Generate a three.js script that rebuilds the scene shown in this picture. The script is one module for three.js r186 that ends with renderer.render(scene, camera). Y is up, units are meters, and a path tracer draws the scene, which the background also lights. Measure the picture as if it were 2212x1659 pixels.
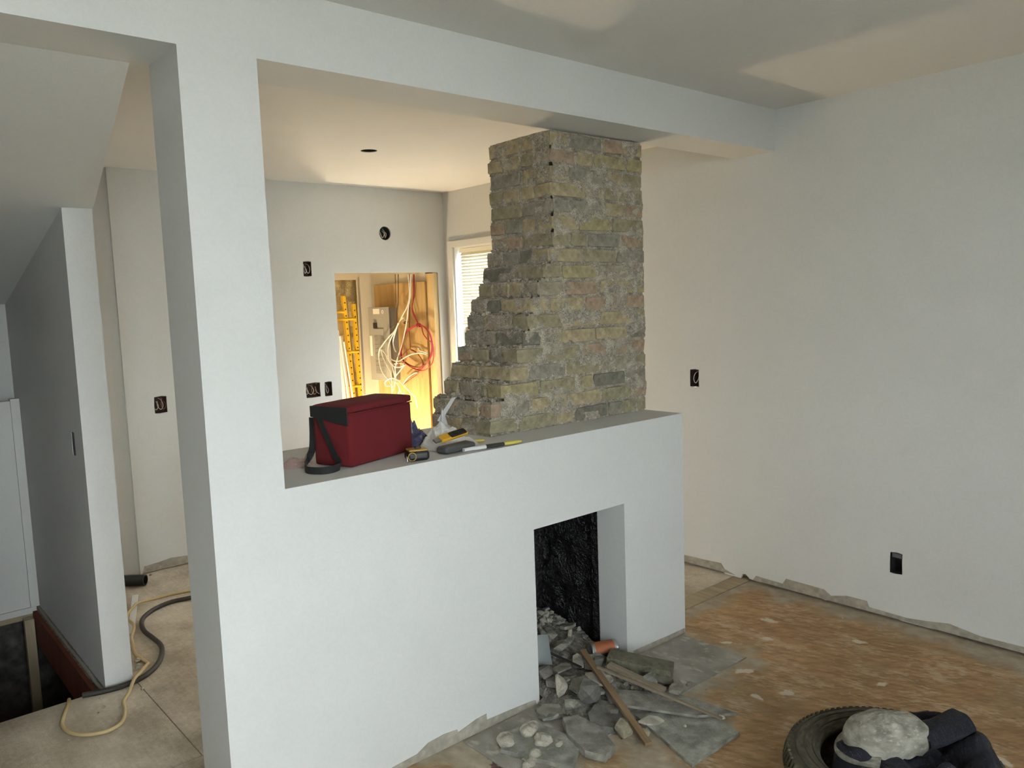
import * as THREE from 'three';
import { RoundedBoxGeometry } from 'three/addons/geometries/RoundedBoxGeometry.js';
import { ConvexGeometry } from 'three/addons/geometries/ConvexGeometry.js';
import { mergeGeometries, mergeVertices } from 'three/addons/utils/BufferGeometryUtils.js';

// ------------------------------------------------------------------ camera, sky, exposure
const scene = new THREE.Scene();
const camera = new THREE.PerspectiveCamera(51.66, 2212 / 1659, 0.05, 200);
camera.position.set(-0.7828, 1.5781, 2.2235);
camera.rotation.set(-0.1022, -0.7121, -0.0358, 'YXZ');

const renderer = new THREE.WebGLRenderer();
renderer.toneMapping = THREE.LinearToneMapping;
renderer.toneMappingExposure = 1.25;
renderer.shadowMap.enabled = true;

scene.background = new THREE.Color().setRGB(0.86, 0.955, 1.0);   // bright overcast sky
scene.backgroundIntensity = 16;

// measures of the place (metres)
const XR = 2.958, CEIL = 2.5, CEILB = 2.445, HEAD = 2.294, LEDGE = 1.0454, ZB = -2.861;
const XO = 0.2217, XH = 2.162, F0 = 1.221, F1 = 1.7482, HF = 0.7026, HALF = 0.62, JAMB = 0.235;

// ------------------------------------------------------------------ helpers
const V = (x, y, z) => new THREE.Vector3(x, y, z);
const clamp = (x, a = 0, b = 1) => Math.min(b, Math.max(a, x));
const sstep = (a, b, x) => { const t = clamp((x - a) / (b - a)); return t * t * (3 - 2 * t); };
const mix = (a, b, t) => a + (b - a) * t;
function rng(seed) { let a = seed >>> 0; return () => { a = (a + 0x6D2B79F5) | 0; let t = Math.imul(a ^ (a >>> 15), 1 | a); t = (t + Math.imul(t ^ (t >>> 7), 61 | t)) ^ t; return ((t ^ (t >>> 14)) >>> 0) / 4294967296; }; }
function h3(x, y, z) { let h = Math.imul(x, 374761393) ^ Math.imul(y, 668265263) ^ Math.imul(z, 1274126177); h = Math.imul(h ^ (h >>> 13), 1274126177); return ((h ^ (h >>> 16)) >>> 0) / 4294967296; }
function vn(x, y, s = 0) {   // value noise 0..1
  const xi = Math.floor(x), yi = Math.floor(y); let u = x - xi, v = y - yi; u = u * u * (3 - 2 * u); v = v * v * (3 - 2 * v);
  const a = h3(xi, yi, s), b = h3(xi + 1, yi, s), c = h3(xi, yi + 1, s), d = h3(xi + 1, yi + 1, s);
  return a + (b - a) * u + (c - a) * v + (a - b - c + d) * u * v;
}
function fbm(x, y, s = 0, n = 4) { let t = 0, a = 0.5, w = 0; for (let i = 0; i < n; i++) { t += a * vn(x, y, s + i * 17); w += a; a *= 0.5; x = x * 2.03 + 3.1; y = y * 2.03 + 1.7; } return t / w; }
function vn3(x, y, z, s = 0) {
  const xi = Math.floor(x), yi = Math.floor(y), zi = Math.floor(z); let u = x - xi, v = y - yi, w = z - zi; u = u * u * (3 - 2 * u); v = v * v * (3 - 2 * v); w = w * w * (3 - 2 * w);
  const f = (i, j, k) => h3(xi + i + s * 101, yi + j, zi + k);
  const l = (a, b, t) => a + (b - a) * t;
  return l(l(l(f(0, 0, 0), f(1, 0, 0), u), l(f(0, 1, 0), f(1, 1, 0), u), v), l(l(f(0, 0, 1), f(1, 0, 1), u), l(f(0, 1, 1), f(1, 1, 1), u), v), w);
}
function fbm3(x, y, z, s = 0, n = 3) { let t = 0, a = 0.5, w = 0; for (let i = 0; i < n; i++) { t += a * vn3(x, y, z, s + i); w += a; a *= 0.5; x *= 2.03; y *= 2.03; z *= 2.03; } return t / w; }

function tex(w, h, fn, srgb = true, repeat = [1, 1]) {   // fn(x, y) -> [r, g, b] in 0..255
  const d = new Uint8Array(w * h * 4);
  for (let y = 0; y < h; y++) for (let x = 0; x < w; x++) { const c = fn(x, y), i = (y * w + x) * 4; d[i] = clamp(c[0], 0, 255); d[i + 1] = clamp(c[1], 0, 255); d[i + 2] = clamp(c[2], 0, 255); d[i + 3] = 255; }
  const t = new THREE.DataTexture(d, w, h); t.magFilter = THREE.LinearFilter; t.minFilter = THREE.LinearMipmapLinearFilter; t.generateMipmaps = true;
  t.wrapS = t.wrapT = THREE.RepeatWrapping; t.repeat.set(...repeat); if (srgb) t.colorSpace = THREE.SRGBColorSpace; t.needsUpdate = true; return t;
}
const wrapN = (f, n) => (x, y) => {   // make a noise picture tile by cross fading its borders
  const b = n * 0.2, fx = clamp((x - (n - b)) / b), fy = clamp((y - (n - b)) / b);
  const a = f(x, y), c = fx ? f(x - n, y) : a, d = fy ? f(x, y - n) : a, e = fx && fy ? f(x - n, y - n) : (fx ? c : d);
  return mix(mix(a, c, fx), mix(d, e, fx), fy);
};
function grey(n, f, repeat, srgb = false) { const g = wrapN(f, n); return tex(n, n, (x, y) => { const v = g(x, y) * 255; return [v, v, v]; }, srgb, repeat); }

function planarUV(g0) {   // uv in metres, laid on the face each triangle mostly looks to
  const g = g0.index ? g0.toNonIndexed() : g0; if (!g.attributes.normal) g.computeVertexNormals();
  const p = g.attributes.position, uv = new Float32Array(p.count * 2), a = V(), b = V(), c = V(), n = V();
  for (let i = 0; i < p.count; i += 3) {
    a.fromBufferAttribute(p, i); b.fromBufferAttribute(p, i + 1); c.fromBufferAttribute(p, i + 2); n.copy(b).sub(a).cross(c.clone().sub(a));
    const ax = Math.abs(n.x), ay = Math.abs(n.y), az = Math.abs(n.z), k = ay >= ax && ay >= az ? 1 : ax >= az ? 0 : 2;
    [a, b, c].forEach((q, j) => { uv[(i + j) * 2] = k === 0 ? q.z : q.x; uv[(i + j) * 2 + 1] = k === 1 ? q.z : q.y; });
  }
  g.setAttribute('uv', new THREE.BufferAttribute(uv, 2)); return g;
}
const box = (x0, x1, y0, y1, z0, z1) => planarUV(new THREE.BoxGeometry(x1 - x0, y1 - y0, z1 - z0).translate((x0 + x1) / 2, (y0 + y1) / 2, (z0 + z1) / 2));
const clean = (g) => { const r = g.index ? g.toNonIndexed() : g; for (const k of Object.keys(r.attributes)) if (!['position', 'normal', 'uv'].includes(k)) r.deleteAttribute(k); if (!r.attributes.uv) planarUV(r); return r; };
const merge = (list) => list.length === 1 ? list[0] : mergeGeometries(list.map(clean));
const used = new Map();
function numbered(n) { const k = used.get(n) ?? 0; used.set(n, k + 1); return k ? `${n}_${String(k).padStart(3, '0')}` : n; }
function mesh(name, geo, mat, parent = scene) {
  const m = new THREE.Mesh(Array.isArray(geo) ? merge(geo) : geo, mat); m.name = parent === scene ? numbered(name) : name; m.castShadow = m.receiveShadow = true; parent.add(m); return m;
}
function tag(o, label, category, group) { o.userData.label = label; o.userData.category = category; if (group) o.userData.group = group; return o; }
function struct(o, label, category) { o.userData.kind = 'structure'; return tag(o, label, category); }
function thing(name, label, category, pos = [0, 0, 0], turn = 0, group) { const o = new THREE.Group(); o.name = numbered(name); o.position.set(...pos); o.rotation.y = turn; scene.add(o); return tag(o, label, category, group); }
// a plate cut from a polygon with holes; axis says which way its thickness runs
function plate(pts, holes, axis, from, to, bevel = 0) {
  const s = new THREE.Shape(pts.map((p) => new THREE.Vector2(...p)));
  for (const h of holes) s.holes.push(h.isPath ? h : new THREE.Path(h.map((p) => new THREE.Vector2(...p))));
  const g = new THREE.ExtrudeGeometry(s, { depth: to - from, bevelEnabled: false, curveSegments: 20 }), p = g.attributes.position;
  for (let i = 0; i < p.count; i++) { const a = p.getX(i), b = p.getY(i), d = from + p.getZ(i); axis === 'z' ? p.setXYZ(i, a, b, d) : axis === 'x' ? p.setXYZ(i, d, b, a) : p.setXYZ(i, a, d, b); }
  if (axis !== 'z') for (let i = 0; i < p.count; i += 3) for (let k = 0; k < 3; k++) { const t = p.array[(i + 1) * 3 + k]; p.array[(i + 1) * 3 + k] = p.array[(i + 2) * 3 + k]; p.array[(i + 2) * 3 + k] = t; }
  g.computeVertexNormals(); return planarUV(g);
}
const rbox = (...a) => new RoundedBoxGeometry(...a);
const rect = (a0, a1, b0, b1) => [[a0, b0], [a1, b0], [a1, b1], [a0, b1]];
const tube = (pts, r, seg = 40, rad = 8, closed = false) => new THREE.TubeGeometry(new THREE.CatmullRomCurve3(pts, closed, 'centripetal'), seg, r, rad, closed);
function rod(a, b, r, n = 10) { const d = b.clone().sub(a), g = new THREE.CylinderGeometry(r, r, d.length(), n); g.applyQuaternion(new THREE.Quaternion().setFromUnitVectors(V(0, 1, 0), d.clone().normalize())); return g.translate((a.x + b.x) / 2, (a.y + b.y) / 2, (a.z + b.z) / 2); }
function bar(a, b, w, h) { const d = b.clone().sub(a), g = new THREE.BoxGeometry(w, h, d.length()), o = new THREE.Object3D(); o.position.copy(a).add(b).multiplyScalar(0.5); o.lookAt(b); o.updateMatrix(); return planarUV(g).applyMatrix4(o.matrix); }
function ribbon(pts, across, w, th = 0.0018, n = 60) {   // strap: swept band; across(t) gives the direction of its width
  const c = new THREE.CatmullRomCurve3(pts, false, 'centripetal'), pos = [], idx = [];
  for (let i = 0; i <= n; i++) {
    const t = i / n, p = c.getPointAt(t), d = c.getTangentAt(t), s = across(t).clone().normalize(), nn = d.clone().cross(s).normalize();
    for (const [a, b] of [[-1, -1], [1, -1], [1, 1], [-1, 1]]) { const q = p.clone().addScaledVector(s, a * w / 2).addScaledVector(nn, b * th / 2); pos.push(q.x, q.y, q.z); }
    if (i < n) for (let k = 0; k < 4; k++) { const A = i * 4 + k, B = i * 4 + (k + 1) % 4, C = A + 4, D = B + 4; idx.push(A, B, D, A, D, C); }
  }
  idx.push(0, 3, 2, 0, 2, 1); const e = n * 4; idx.push(e, e + 1, e + 2, e, e + 2, e + 3);
  const g = new THREE.BufferGeometry(); g.setAttribute('position', new THREE.Float32BufferAttribute(pos, 3)); g.setIndex(idx); const r = g.toNonIndexed(); r.computeVertexNormals(); return planarUV(r);
}
function rockGeo(seed, sx, sy, sz, n = 22) { const r = rng(seed), pts = []; for (let i = 0; i < n; i++) { const v = V(r() - 0.5, r() - 0.5, r() - 0.5).normalize().multiplyScalar(0.72 + 0.28 * r()); pts.push(V(v.x * sx, v.y * sy, v.z * sz)); } const g = new ConvexGeometry(pts); g.computeBoundingBox(); g.translate(0, -g.boundingBox.min.y, 0); return planarUV(g); }
function grid(nx, nz, f) { const pos = [], idx = [], uv = []; for (let j = 0; j <= nz; j++) for (let i = 0; i <= nx; i++) { const p = f(i / nx, j / nz); pos.push(p.x, p.y, p.z); uv.push(i / nx, j / nz); } for (let j = 0; j < nz; j++) for (let i = 0; i < nx; i++) { const a = j * (nx + 1) + i, b = a + 1, c = a + nx + 1, d = c + 1; idx.push(a, c, b, b, c, d); } const g = new THREE.BufferGeometry(); g.setAttribute('position', new THREE.Float32BufferAttribute(pos, 3)); g.setAttribute('uv', new THREE.Float32BufferAttribute(uv, 2)); g.setIndex(idx); g.computeVertexNormals(); return g; }
function displace(g, amp, freq, seed = 0, n = 3) { const w = mergeVertices(g.clone().deleteAttribute('uv').deleteAttribute('normal')); w.computeVertexNormals(); const p = w.attributes.position, m = w.attributes.normal; const out = []; for (let i = 0; i < p.count; i++) { const x = p.getX(i), y = p.getY(i), z = p.getZ(i), k = amp * (fbm3(x * freq + 50, y * freq + 50, z * freq + 50, seed, n) * 2 - 1); out.push(x + m.getX(i) * k, y + m.getY(i) * k, z + m.getZ(i) * k); } for (let i = 0; i < p.count; i++) p.setXYZ(i, out[i * 3], out[i * 3 + 1], out[i * 3 + 2]); w.computeVertexNormals(); return w; }

// ------------------------------------------------------------------ materials
const std = (o) => new THREE.MeshStandardMaterial({ roughness: 0.9, metalness: 0, ...o });
const phy = (o) => new THREE.MeshPhysicalMaterial({ roughness: 0.9, metalness: 0, ...o });
const lin = (r, g, b) => new THREE.Color().setRGB(r, g, b);
const wallBump = grey(512, (x, y) => 0.6 * fbm(x / 3.2, y / 3.2, 5, 3) + 0.4 * fbm(x / 22, y / 22, 9, 3), [2.6, 2.6]);
const wallTint = tex(512, 512, (() => { const a = wrapN((x, y) => fbm(x / 60, y / 60, 21, 4), 512), b = wrapN((x, y) => fbm(x / 2.5, y / 2.5, 31, 2), 512); return (x, y) => { const k = 246 + (a(x, y) - 0.5) * 5 + (b(x, y) - 0.5) * 6; return [k, k - 0.5, k - 1.5]; }; })(), true, [0.7, 0.7]);
const fine = grey(256, (x, y) => fbm(x / 4, y / 4, 77, 4), [6, 6]);
const woodMap = (c1, c2, s) => tex(256, 512, (x, y) => { const g = fbm(x / 9, y / 160, s, 4), k = fbm(x / 2.2, y / 60, s + 9, 2), t = clamp(g * 1.1 + k * 0.4 - 0.25); return [mix(c1[0], c2[0], t), mix(c1[1], c2[1], t), mix(c1[2], c2[2], t)]; });
const M = {
  wall: std({ color: lin(0.69, 0.69, 0.675), map: wallTint, bumpMap: wallBump, bumpScale: 0.0006, roughness: 0.82 }),
  ceiling: std({ color: lin(0.73, 0.72, 0.70), map: wallTint, bumpMap: wallBump, bumpScale: 0.0005, roughness: 0.95 }),
  bare: std({ color: lin(0.47, 0.425, 0.35), map: grey(256, (x, y) => 0.75 + 0.25 * fbm(x / 18, y / 18, 3, 4), [3, 3], true), roughness: 0.95 }),
  trim: std({ color: lin(0.78, 0.77, 0.74), map: wallTint, roughness: 0.5 }),
  cream: std({ color: lin(0.60, 0.55, 0.44), map: wallTint, bumpMap: fine, bumpScale: 0.001 }),
  dark: std({ color: lin(0.018, 0.016, 0.015) }),
  pine: std({ map: woodMap([222, 196, 146], [196, 160, 106], 41), roughness: 0.75 }),
  ply: std({ map: woodMap([198, 168, 114], [172, 138, 86], 51), roughness: 0.8 }),
  greyWood: std({ map: woodMap([150, 138, 118], [112, 100, 82], 61), roughness: 0.9 }),
  brownWood: std({ map: woodMap([148, 124, 94], [112, 90, 64], 71), roughness: 0.85 }),
  redWood: std({ map: woodMap([120, 58, 32], [92, 42, 24], 81), roughness: 0.8 }),
  lumber: std({ map: woodMap([182, 168, 140], [146, 130, 104], 91), roughness: 0.9 }),
};
const CABLES = {
  white: [[2.755, [[1.831, -3.081], [1.657, -3.089], [1.578, -3.117], [1.499, -3.192], [1.448, -3.256]]],
    [2.740, [[1.828, -3.030], [1.635, -3.056], [1.573, -3.071], [1.483, -3.103], [1.403, -3.144], [1.251, -3.211], [1.174, -3.258], [1.112, -3.303], [1.062, -3.328], [0.979, -3.326]]],
    [2.690, [[1.451, -3.155], [1.384, -3.220], [1.335, -3.305], [1.290, -3.391], [1.245, -3.452]]],
    [2.680, [[1.451, -3.140], [1.363, -3.216], [1.319, -3.270], [1.264, -3.316], [1.199, -3.312], [1.145, -3.287], [1.108, -3.260]]],
    [2.670, [[1.449, -3.124], [1.364, -3.181], [1.299, -3.226], [1.251, -3.211], [1.219, -3.175]]],
    [2.755, [[1.472, -3.214], [1.488, -3.183], [1.461, -3.152]]],
    [2.680, [[1.246, -3.436], [1.189, -3.473], [1.112, -3.454], [1.036, -3.399], [0.989, -3.342], [0.941, -3.306], [0.877, -3.282]]],
    [2.662, [[1.236, -3.402], [1.176, -3.377], [1.113, -3.312], [1.060, -3.266], [1.000, -3.262], [0.935, -3.258], [0.881, -3.243]]],
    [2.642, [[1.233, -3.360], [1.202, -3.292], [1.154, -3.246], [1.108, -3.191], [1.100, -3.113], [1.124, -3.024]]],
    [2.690, [[1.234, -3.427], [1.186, -3.339], [1.150, -3.272], [1.141, -3.213], [1.154, -3.143], [1.172, -3.093], [1.201, -3.005], [1.213, -2.920], [1.215, -2.838], [1.209, -2.780]]],
    [2.675, [[1.108, -3.252], [1.060, -3.237], [0.989, -3.233], [0.917, -3.260], [0.878, -3.274]]],
    [2.655, [[1.102, -3.182], [1.031, -3.183], [0.966, -3.199]]],
    [2.700, [[1.117, -3.261], [1.124, -3.200], [1.122, -3.123]]],
    [2.720, [[1.114, -3.144], [1.051, -3.238], [1.005, -3.282], [0.968, -3.246]]],
    [2.615, [[0.947, -3.213], [0.949, -3.273], [0.971, -3.276], [1.006, -3.217], [1.010, -3.138], [0.983, -3.044], [0.945, -2.971], [0.906, -2.919], [0.873, -2.866], [0.833, -2.842], [0.793, -2.827]]],
    [2.640, [[1.000, -3.198], [0.955, -3.123], [0.919, -3.107], [0.889, -3.144]]],
    [2.660, [[0.915, -3.138], [0.895, -3.111], [0.882, -3.064]]],
    [2.800, [[1.245, -3.051], [1.224, -3.034], [1.215, -2.988], [1.205, -2.933]]],
    [2.775, [[0.952, -3.252], [1.004, -3.188], [1.041, -3.098], [1.049, -3.040]]],],
  red: [[2.805, [[1.830, -3.075], [1.656, -3.095], [1.588, -3.120], [1.523, -3.111], [1.475, -3.086], [1.437, -3.061]]],
    [2.790, [[1.830, -3.067], [1.624, -3.089], [1.571, -3.092], [1.507, -3.071], [1.433, -3.030]]],],
  redcoil: [[2.790, [[1.427, -3.012], [1.406, -3.118], [1.357, -3.209], [1.280, -3.275], [1.208, -3.297], [1.159, -3.276], [1.112, -3.201], [1.091, -3.106], [1.098, -3.002], [1.138, -2.915], [1.208, -2.864], [1.287, -2.836], [1.349, -2.862], [1.406, -2.930], [1.427, -3.012]]],
    [2.775, [[1.431, -2.990], [1.412, -3.104], [1.353, -3.206], [1.259, -3.264], [1.182, -3.281], [1.134, -3.236], [1.088, -3.142], [1.066, -3.011], [1.087, -2.898], [1.141, -2.839], [1.220, -2.811], [1.319, -2.825], [1.391, -2.892], [1.431, -2.990]]],
    [2.783, [[1.425, -2.992], [1.396, -3.127], [1.325, -3.231], [1.237, -3.273], [1.170, -3.284], [1.123, -3.229], [1.078, -3.116], [1.077, -3.003], [1.133, -2.915], [1.197, -2.873], [1.277, -2.840], [1.349, -2.861], [1.401, -2.930], [1.425, -2.992]]],
    [2.800, [[1.421, -2.999], [1.358, -2.967], [1.311, -2.925], [1.291, -2.863]]],],
  brown: [[2.810, [[1.834, -3.154], [1.551, -3.181], [1.443, -3.183], [1.335, -3.178], [1.236, -3.191]]],
    [2.700, [[1.247, -3.030], [1.208, -3.115], [1.169, -3.157], [1.124, -3.200], [1.091, -3.233]]],
    [2.805, [[1.231, -3.184], [1.212, -3.099], [1.170, -3.036], [1.118, -3.008], [1.062, -3.045], [1.010, -3.136], [0.953, -3.278]]],
    [2.793, [[1.227, -3.157], [1.203, -3.063], [1.151, -3.007], [1.092, -3.007], [1.041, -3.067], [0.987, -3.178], [0.943, -3.280]]],
    [2.720, [[1.234, -3.095], [1.180, -3.109], [1.147, -3.141], [1.118, -3.192]]],],
  black: [[2.712, [[1.837, -3.202], [1.662, -3.221], [1.640, -3.211], [1.608, -3.204], [1.555, -3.224], [1.437, -3.250], [1.399, -3.313]]],
    [2.725, [[1.836, -3.188], [1.608, -3.207], [1.501, -3.219], [1.436, -3.230]]],],
};

// ------------------------------------------------------------------ the setting: floor
const blob = (x, z, cx, cz, rx, rz, rot = 0) => { const c = Math.cos(rot), s = Math.sin(rot), dx = x - cx, dz = z - cz, a = (dx * c + dz * s) / rx, b = (-dx * s + dz * c) / rz; return Math.sqrt(a * a + b * b); };
const smears = [[2.016, 0.417, 0.05, 0.028, 0.7], [1.976, 0.631, 0.045, 0.03, 0.2], [1.861, 0.569, 0.02, 0.03, 0.3], [2.29, 0.86, 0.035, 0.02, 0.4], [2.36, 0.31, 0.05, 0.02, 1.1], [2.55, 0.2, 0.06, 0.025, 1.2], [1.62, 0.86, 0.03, 0.02, 0.1], [2.2, 0.2, 0.03, 0.012, 0.8], [2.62, 0.62, 0.05, 0.018, 1.3], [1.78, 0.95, 0.02, 0.03, 0.5], [2.05, 1.36, 0.02, 0.05, 0.2]];
const FX0 = 0.5, FX1 = XR + 0.06, FZ0 = -0.16, FZ1 = 1.6;
const frontMap = tex(1536, 1100, (px, py) => {
  const x = FX0 + (FX1 - FX0) * px / 1536, z = FZ0 + (FZ1 - FZ0) * py / 1100;
  // worn strand board: streaks mostly along z, with pressed strands across
  const ca = 0.96, sa = -0.28, u = x * ca + z * sa, v = -x * sa + z * ca;
  const st = fbm(u * 62, v * 17, 3, 4), st2 = fbm(u * 170, v * 46, 13, 3), big = fbm(x * 3.1, z * 2.4, 23, 4), str = fbm((x * 0.8 + z * 0.6) * 22, (z * 0.8 - x * 0.6) * 90, 29, 3);
  let t = clamp(0.5 + (st - 0.5) * 1.15 + (big - 0.5) * 0.7 + (str - 0.5) * 0.75);
  let c = [mix(140, 184, t), mix(108, 149, t), mix(72, 107, t)];
  const worn = sstep(0.55, 0.75, fbm(x * 5 + 4, z * 4, 33, 4)) * 0.55;
  c = [mix(c[0], 150, worn), mix(c[1], 128, worn), mix(c[2], 96, worn)];
  // fine plaster dust caught in the grain
  const dust = sstep(0.52, 0.72, st2 * 0.55 + fbm(x * 14, z * 9, 43, 3) * 0.5) * 0.5;
  c = [mix(c[0], 204, dust), mix(c[1], 188, dust), mix(c[2], 164, dust)];
  const edgeN = (fbm(x * 9, z * 9, 53, 4) - 0.5);
  // dusty border along the right wall and the threshold
  let g = Math.max(sstep(0.20, 0.05, XR - x + edgeN * 0.22), sstep(0.14, 0.03, z - FZ0 + edgeN * 0.16));
  // old hearth and plaster dust round the fireplace
  const hx = Math.max(0.72 - x, x - 2.1, 0), hz = Math.max(z - 0.34, 0), hd = Math.hypot(hx, hz);
  g = Math.max(g, sstep(0.14, 0.0, hd + edgeN * 0.3));
  g = Math.max(g, sstep(1.0, 0.7, blob(x, z, 1.38, 0.33, 0.4, 0.36) + edgeN * 0.9) * 0.9);
  const gt = fbm(x * 26, z * 26, 63, 4), gc = [mix(140, 188, gt), mix(130, 178, gt), mix(114, 160, gt)];
  c = [mix(c[0], gc[0], g * 0.85), mix(c[1], gc[1], g * 0.85), mix(c[2], gc[2], g * 0.85)];
  // dark red flecks of old paint beside the tile
  const red = sstep(1, 0.7, blob(x, z, 0.83, 0.26, 0.16, 0.12) + edgeN) * sstep(0.52, 0.62, fbm(x * 38, z * 26, 73, 3));
  c = [mix(c[0], 88, red), mix(c[1], 62, red), mix(c[2], 56, red)];
  for (const [sx, sz, rx, rz, a] of smears) { const d = blob(x, z, sx, sz, rx, rz, a) + (fbm(x * 40, z * 40, 83, 3) - 0.5) * 1.3, k = sstep(1, 0.6, d) * 0.8; if (k > 0) { c = [mix(c[0], 214, k), mix(c[1], 206, k), mix(c[2], 192, k)]; } }
  const spk = vn(x * 210, z * 210, 93) > 0.987 && vn(x * 7, z * 7, 94) > 0.42 ? 0.8 : 0;
  return [mix(c[0], 214, spk), mix(c[1], 206, spk), mix(c[2], 192, spk)];
});
frontMap.repeat.set(1 / (FX1 - FX0), 1 / (FZ1 - FZ0)); frontMap.offset.set(-FX0 / (FX1 - FX0), -FZ0 / (FZ1 - FZ0));
const dustyMap = tex(1024, 1024, (() => {
  const f = wrapN((x, y) => fbm(x / 90, y / 90, 101, 5), 1024), s = wrapN((x, y) => fbm(x / 5, y / 46, 111, 4), 1024), k = wrapN((x, y) => fbm(x / 7, y / 7, 121, 3), 1024);
  return (x, y) => { const t = clamp(0.5 + (f(x, y) - 0.5) * 1.5 + (s(x, y) - 0.5) * 0.35 + (k(x, y) - 0.5) * 0.5); return [mix(162, 214, t), mix(150, 203, t), mix(130, 184, t)]; };
})(), true, [0.55, 0.55]);
const floorBump = grey(512, (x, y) => fbm(x / 5, y / 5, 131, 4), [2.4, 2.4]);
M.floorFront = std({ map: frontMap, bumpMap: floorBump, bumpScale: 0.0015, roughness: 0.8 });
M.floorDusty = std({ map: dustyMap, bumpMap: floorBump, bumpScale: 0.0015, roughness: 0.95 });
M.hearth = std({ map: tex(512, 512, (x, y) => { const t = clamp(0.5 + (fbm(x / 60, y / 60, 141, 5) - 0.5) * 1.8), k = 0.55 * sstep(0.58, 0.8, fbm(x / 24, y / 40, 151, 4)); return [mix(mix(132, 162, t), 200, k), mix(mix(127, 156, t), 190, k), mix(mix(117, 146, t), 172, k)]; }, true, [1.6, 1.6]), bumpMap: floorBump, bumpScale: 0.002 });

const floor = struct(new THREE.Group(), 'bare wooden subfloor covered in plaster dust', 'floor'); floor.name = 'floor'; scene.add(floor);
mesh('subfloor', plate(rect(-6.0, XR + 0.1, -3.95, 4.0), [rect(-1.0, -0.03, -2.74, -1.39)], 'y', -0.06, -0.019), M.lumber, floor);
const sheet = (x0, x1, z0, z1, mat, name = 'floor_sheet') => mesh(name, box(x0, x1, -0.0185, 0, z0, z1), mat, floor);
sheet(FX0, FX1, FZ0, FZ1, M.floorFront); sheet(-6.0, FX0 - 0.002, FZ0, FZ1, M.floorDusty); sheet(-6.0, FX1, FZ1 + 0.002, 4.0, M.floorDusty);
sheet(XH + 0.004, FX1, -0.264, FZ0 - 0.008, M.lumber, 'threshold_board');
sheet(-6.0, XH, -0.578, FZ0 - 0.003, M.floorDusty); sheet(XH + 0.002, FX1, -0.578, -0.270, M.floorDusty);
sheet(-1.0, 0.104, -1.39, -0.582, M.floorDusty); sheet(0.108, FX1, -2.86, -0.582, M.floorDusty); sheet(0.1, FX1, -3.9, -2.863, M.floorDusty);
for (const [x0, x1] of [[0.83, 1.205], [1.21, 1.66], [1.664, 2.126]]) mesh('hearth_tile', box(x0, x1, 0, 0.004, 0.012, 0.352), M.hearth, floor);

// ------------------------------------------------------------------ the setting: walls and ceilings
const outletCut = (a, b, w, h) => [[a - w / 2, b - h / 2], [a - w * 0.1, b - h * 0.53], [a + w / 2, b - h * 0.49], [a + w * 0.48, b + h * 0.1], [a + w * 0.5, b + h / 2], [a + w * 0.1, b + h * 0.54], [a - w * 0.47, b + h * 0.5], [a - w * 0.52, b - h * 0.05]];
const wallMid = struct(mesh('wall_middle', [plate([[-6.05, 0], [-0.60, 0], [-0.60, HEAD], [0, HEAD], [0, 0], [XO, 0], [XO, HEAD], [XR + 0.02, HEAD], [XR + 0.02, CEIL + 0.05], [-6.05, CEIL + 0.05]], [], 'z', -JAMB, 0)], M.wall), 'white drywall pillar and long header beam of the dividing wall', 'wall');
// half wall round the fireplace: solid blocks left, right, above and behind the firebox
const CX0 = 1.16, CX1 = 1.80, CTOP = 0.92;
const wallFire = struct(mesh('wall_fireplace', [
  plate([[XO, 0], [F0, 0], [F0, HF], [F1, HF], [F1, 0], [XH, 0], [XH, LEDGE], [XO, LEDGE]], [], 'z', -0.16, 0),
  box(XO, CX0, 0, LEDGE, -HALF, -0.16), box(CX1, XH, 0, LEDGE, -HALF, -0.16), box(CX0, CX1, CTOP, LEDGE, -HALF, -0.16), box(CX0, CX1, 0, CTOP, -HALF, -0.59),
], M.wall), 'white drywall half wall with square fireplace opening and wide ledge', 'wall');
const strip = (parent, axis, from, to, pts) => mesh('unpainted_strip', plate(pts, [], axis, from, to), M.bare, parent);
strip(wallFire, 'z', 0, 0.0012, [[0.25, 0.001], [0.25, 0.028], [0.42, 0.03], [0.5, 0.022], [0.64, 0.03], [0.687, 0.052], [0.757, 0.056], [0.815, 0.05], [0.82, 0.038], [0.84, 0.042], [0.905, 0.056], [0.952, 0.058], [0.953, 0.034], [1.062, 0.03], [1.169, 0.024], [1.2, 0.02], [1.205, 0.001]]);
strip(wallFire, 'z', 0, 0.0012, [[1.785, 0.001], [1.79, 0.03], [1.889, 0.028], [2.021, 0.024], [2.157, 0.022], [2.157, 0.001]]);
const wallRight = struct(mesh('wall_right', [plate([[4.0, 0.018], [4.0, CEIL + 0.05], [-3.9, CEIL + 0.05], [-3.9, 0.012], [-0.6, 0.014], [-0.58, 0.022], [-0.33, 0.020], [-0.32, 0.004], [-0.215, 0.003], [-0.205, 0.03], [-0.185, 0.034], [-0.16, 0.012], [-0.1, 0.010], [-0.02, 0.021], [0.2, 0.023], [0.28, 0.008], [0.34, 0.021], [0.6, 0.019], [0.66, 0.009], [0.8, 0.010], [0.86, 0.022], [1.3, 0.020]], [rect(-2.75, -1.85, 0.86, 2.02), outletCut(-0.512, 1.111, 0.062, 0.098), outletCut(0.63, 0.283, 0.058, 0.1)], 'x', XR, XR + 0.013),
  plate([[4.0, 0.03], [4.0, CEIL + 0.05], [-3.9, CEIL + 0.05], [-3.9, 0.03]], [rect(-2.75, -1.85, 0.86, 2.02), rect(-0.56, -0.464, 1.05, 1.17), rect(0.585, 0.675, 0.22, 0.345)], 'x', XR + 0.0131, XR + 0.16)], M.wall), 'long white drywall on the right with two outlet holes', 'wall');
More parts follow.
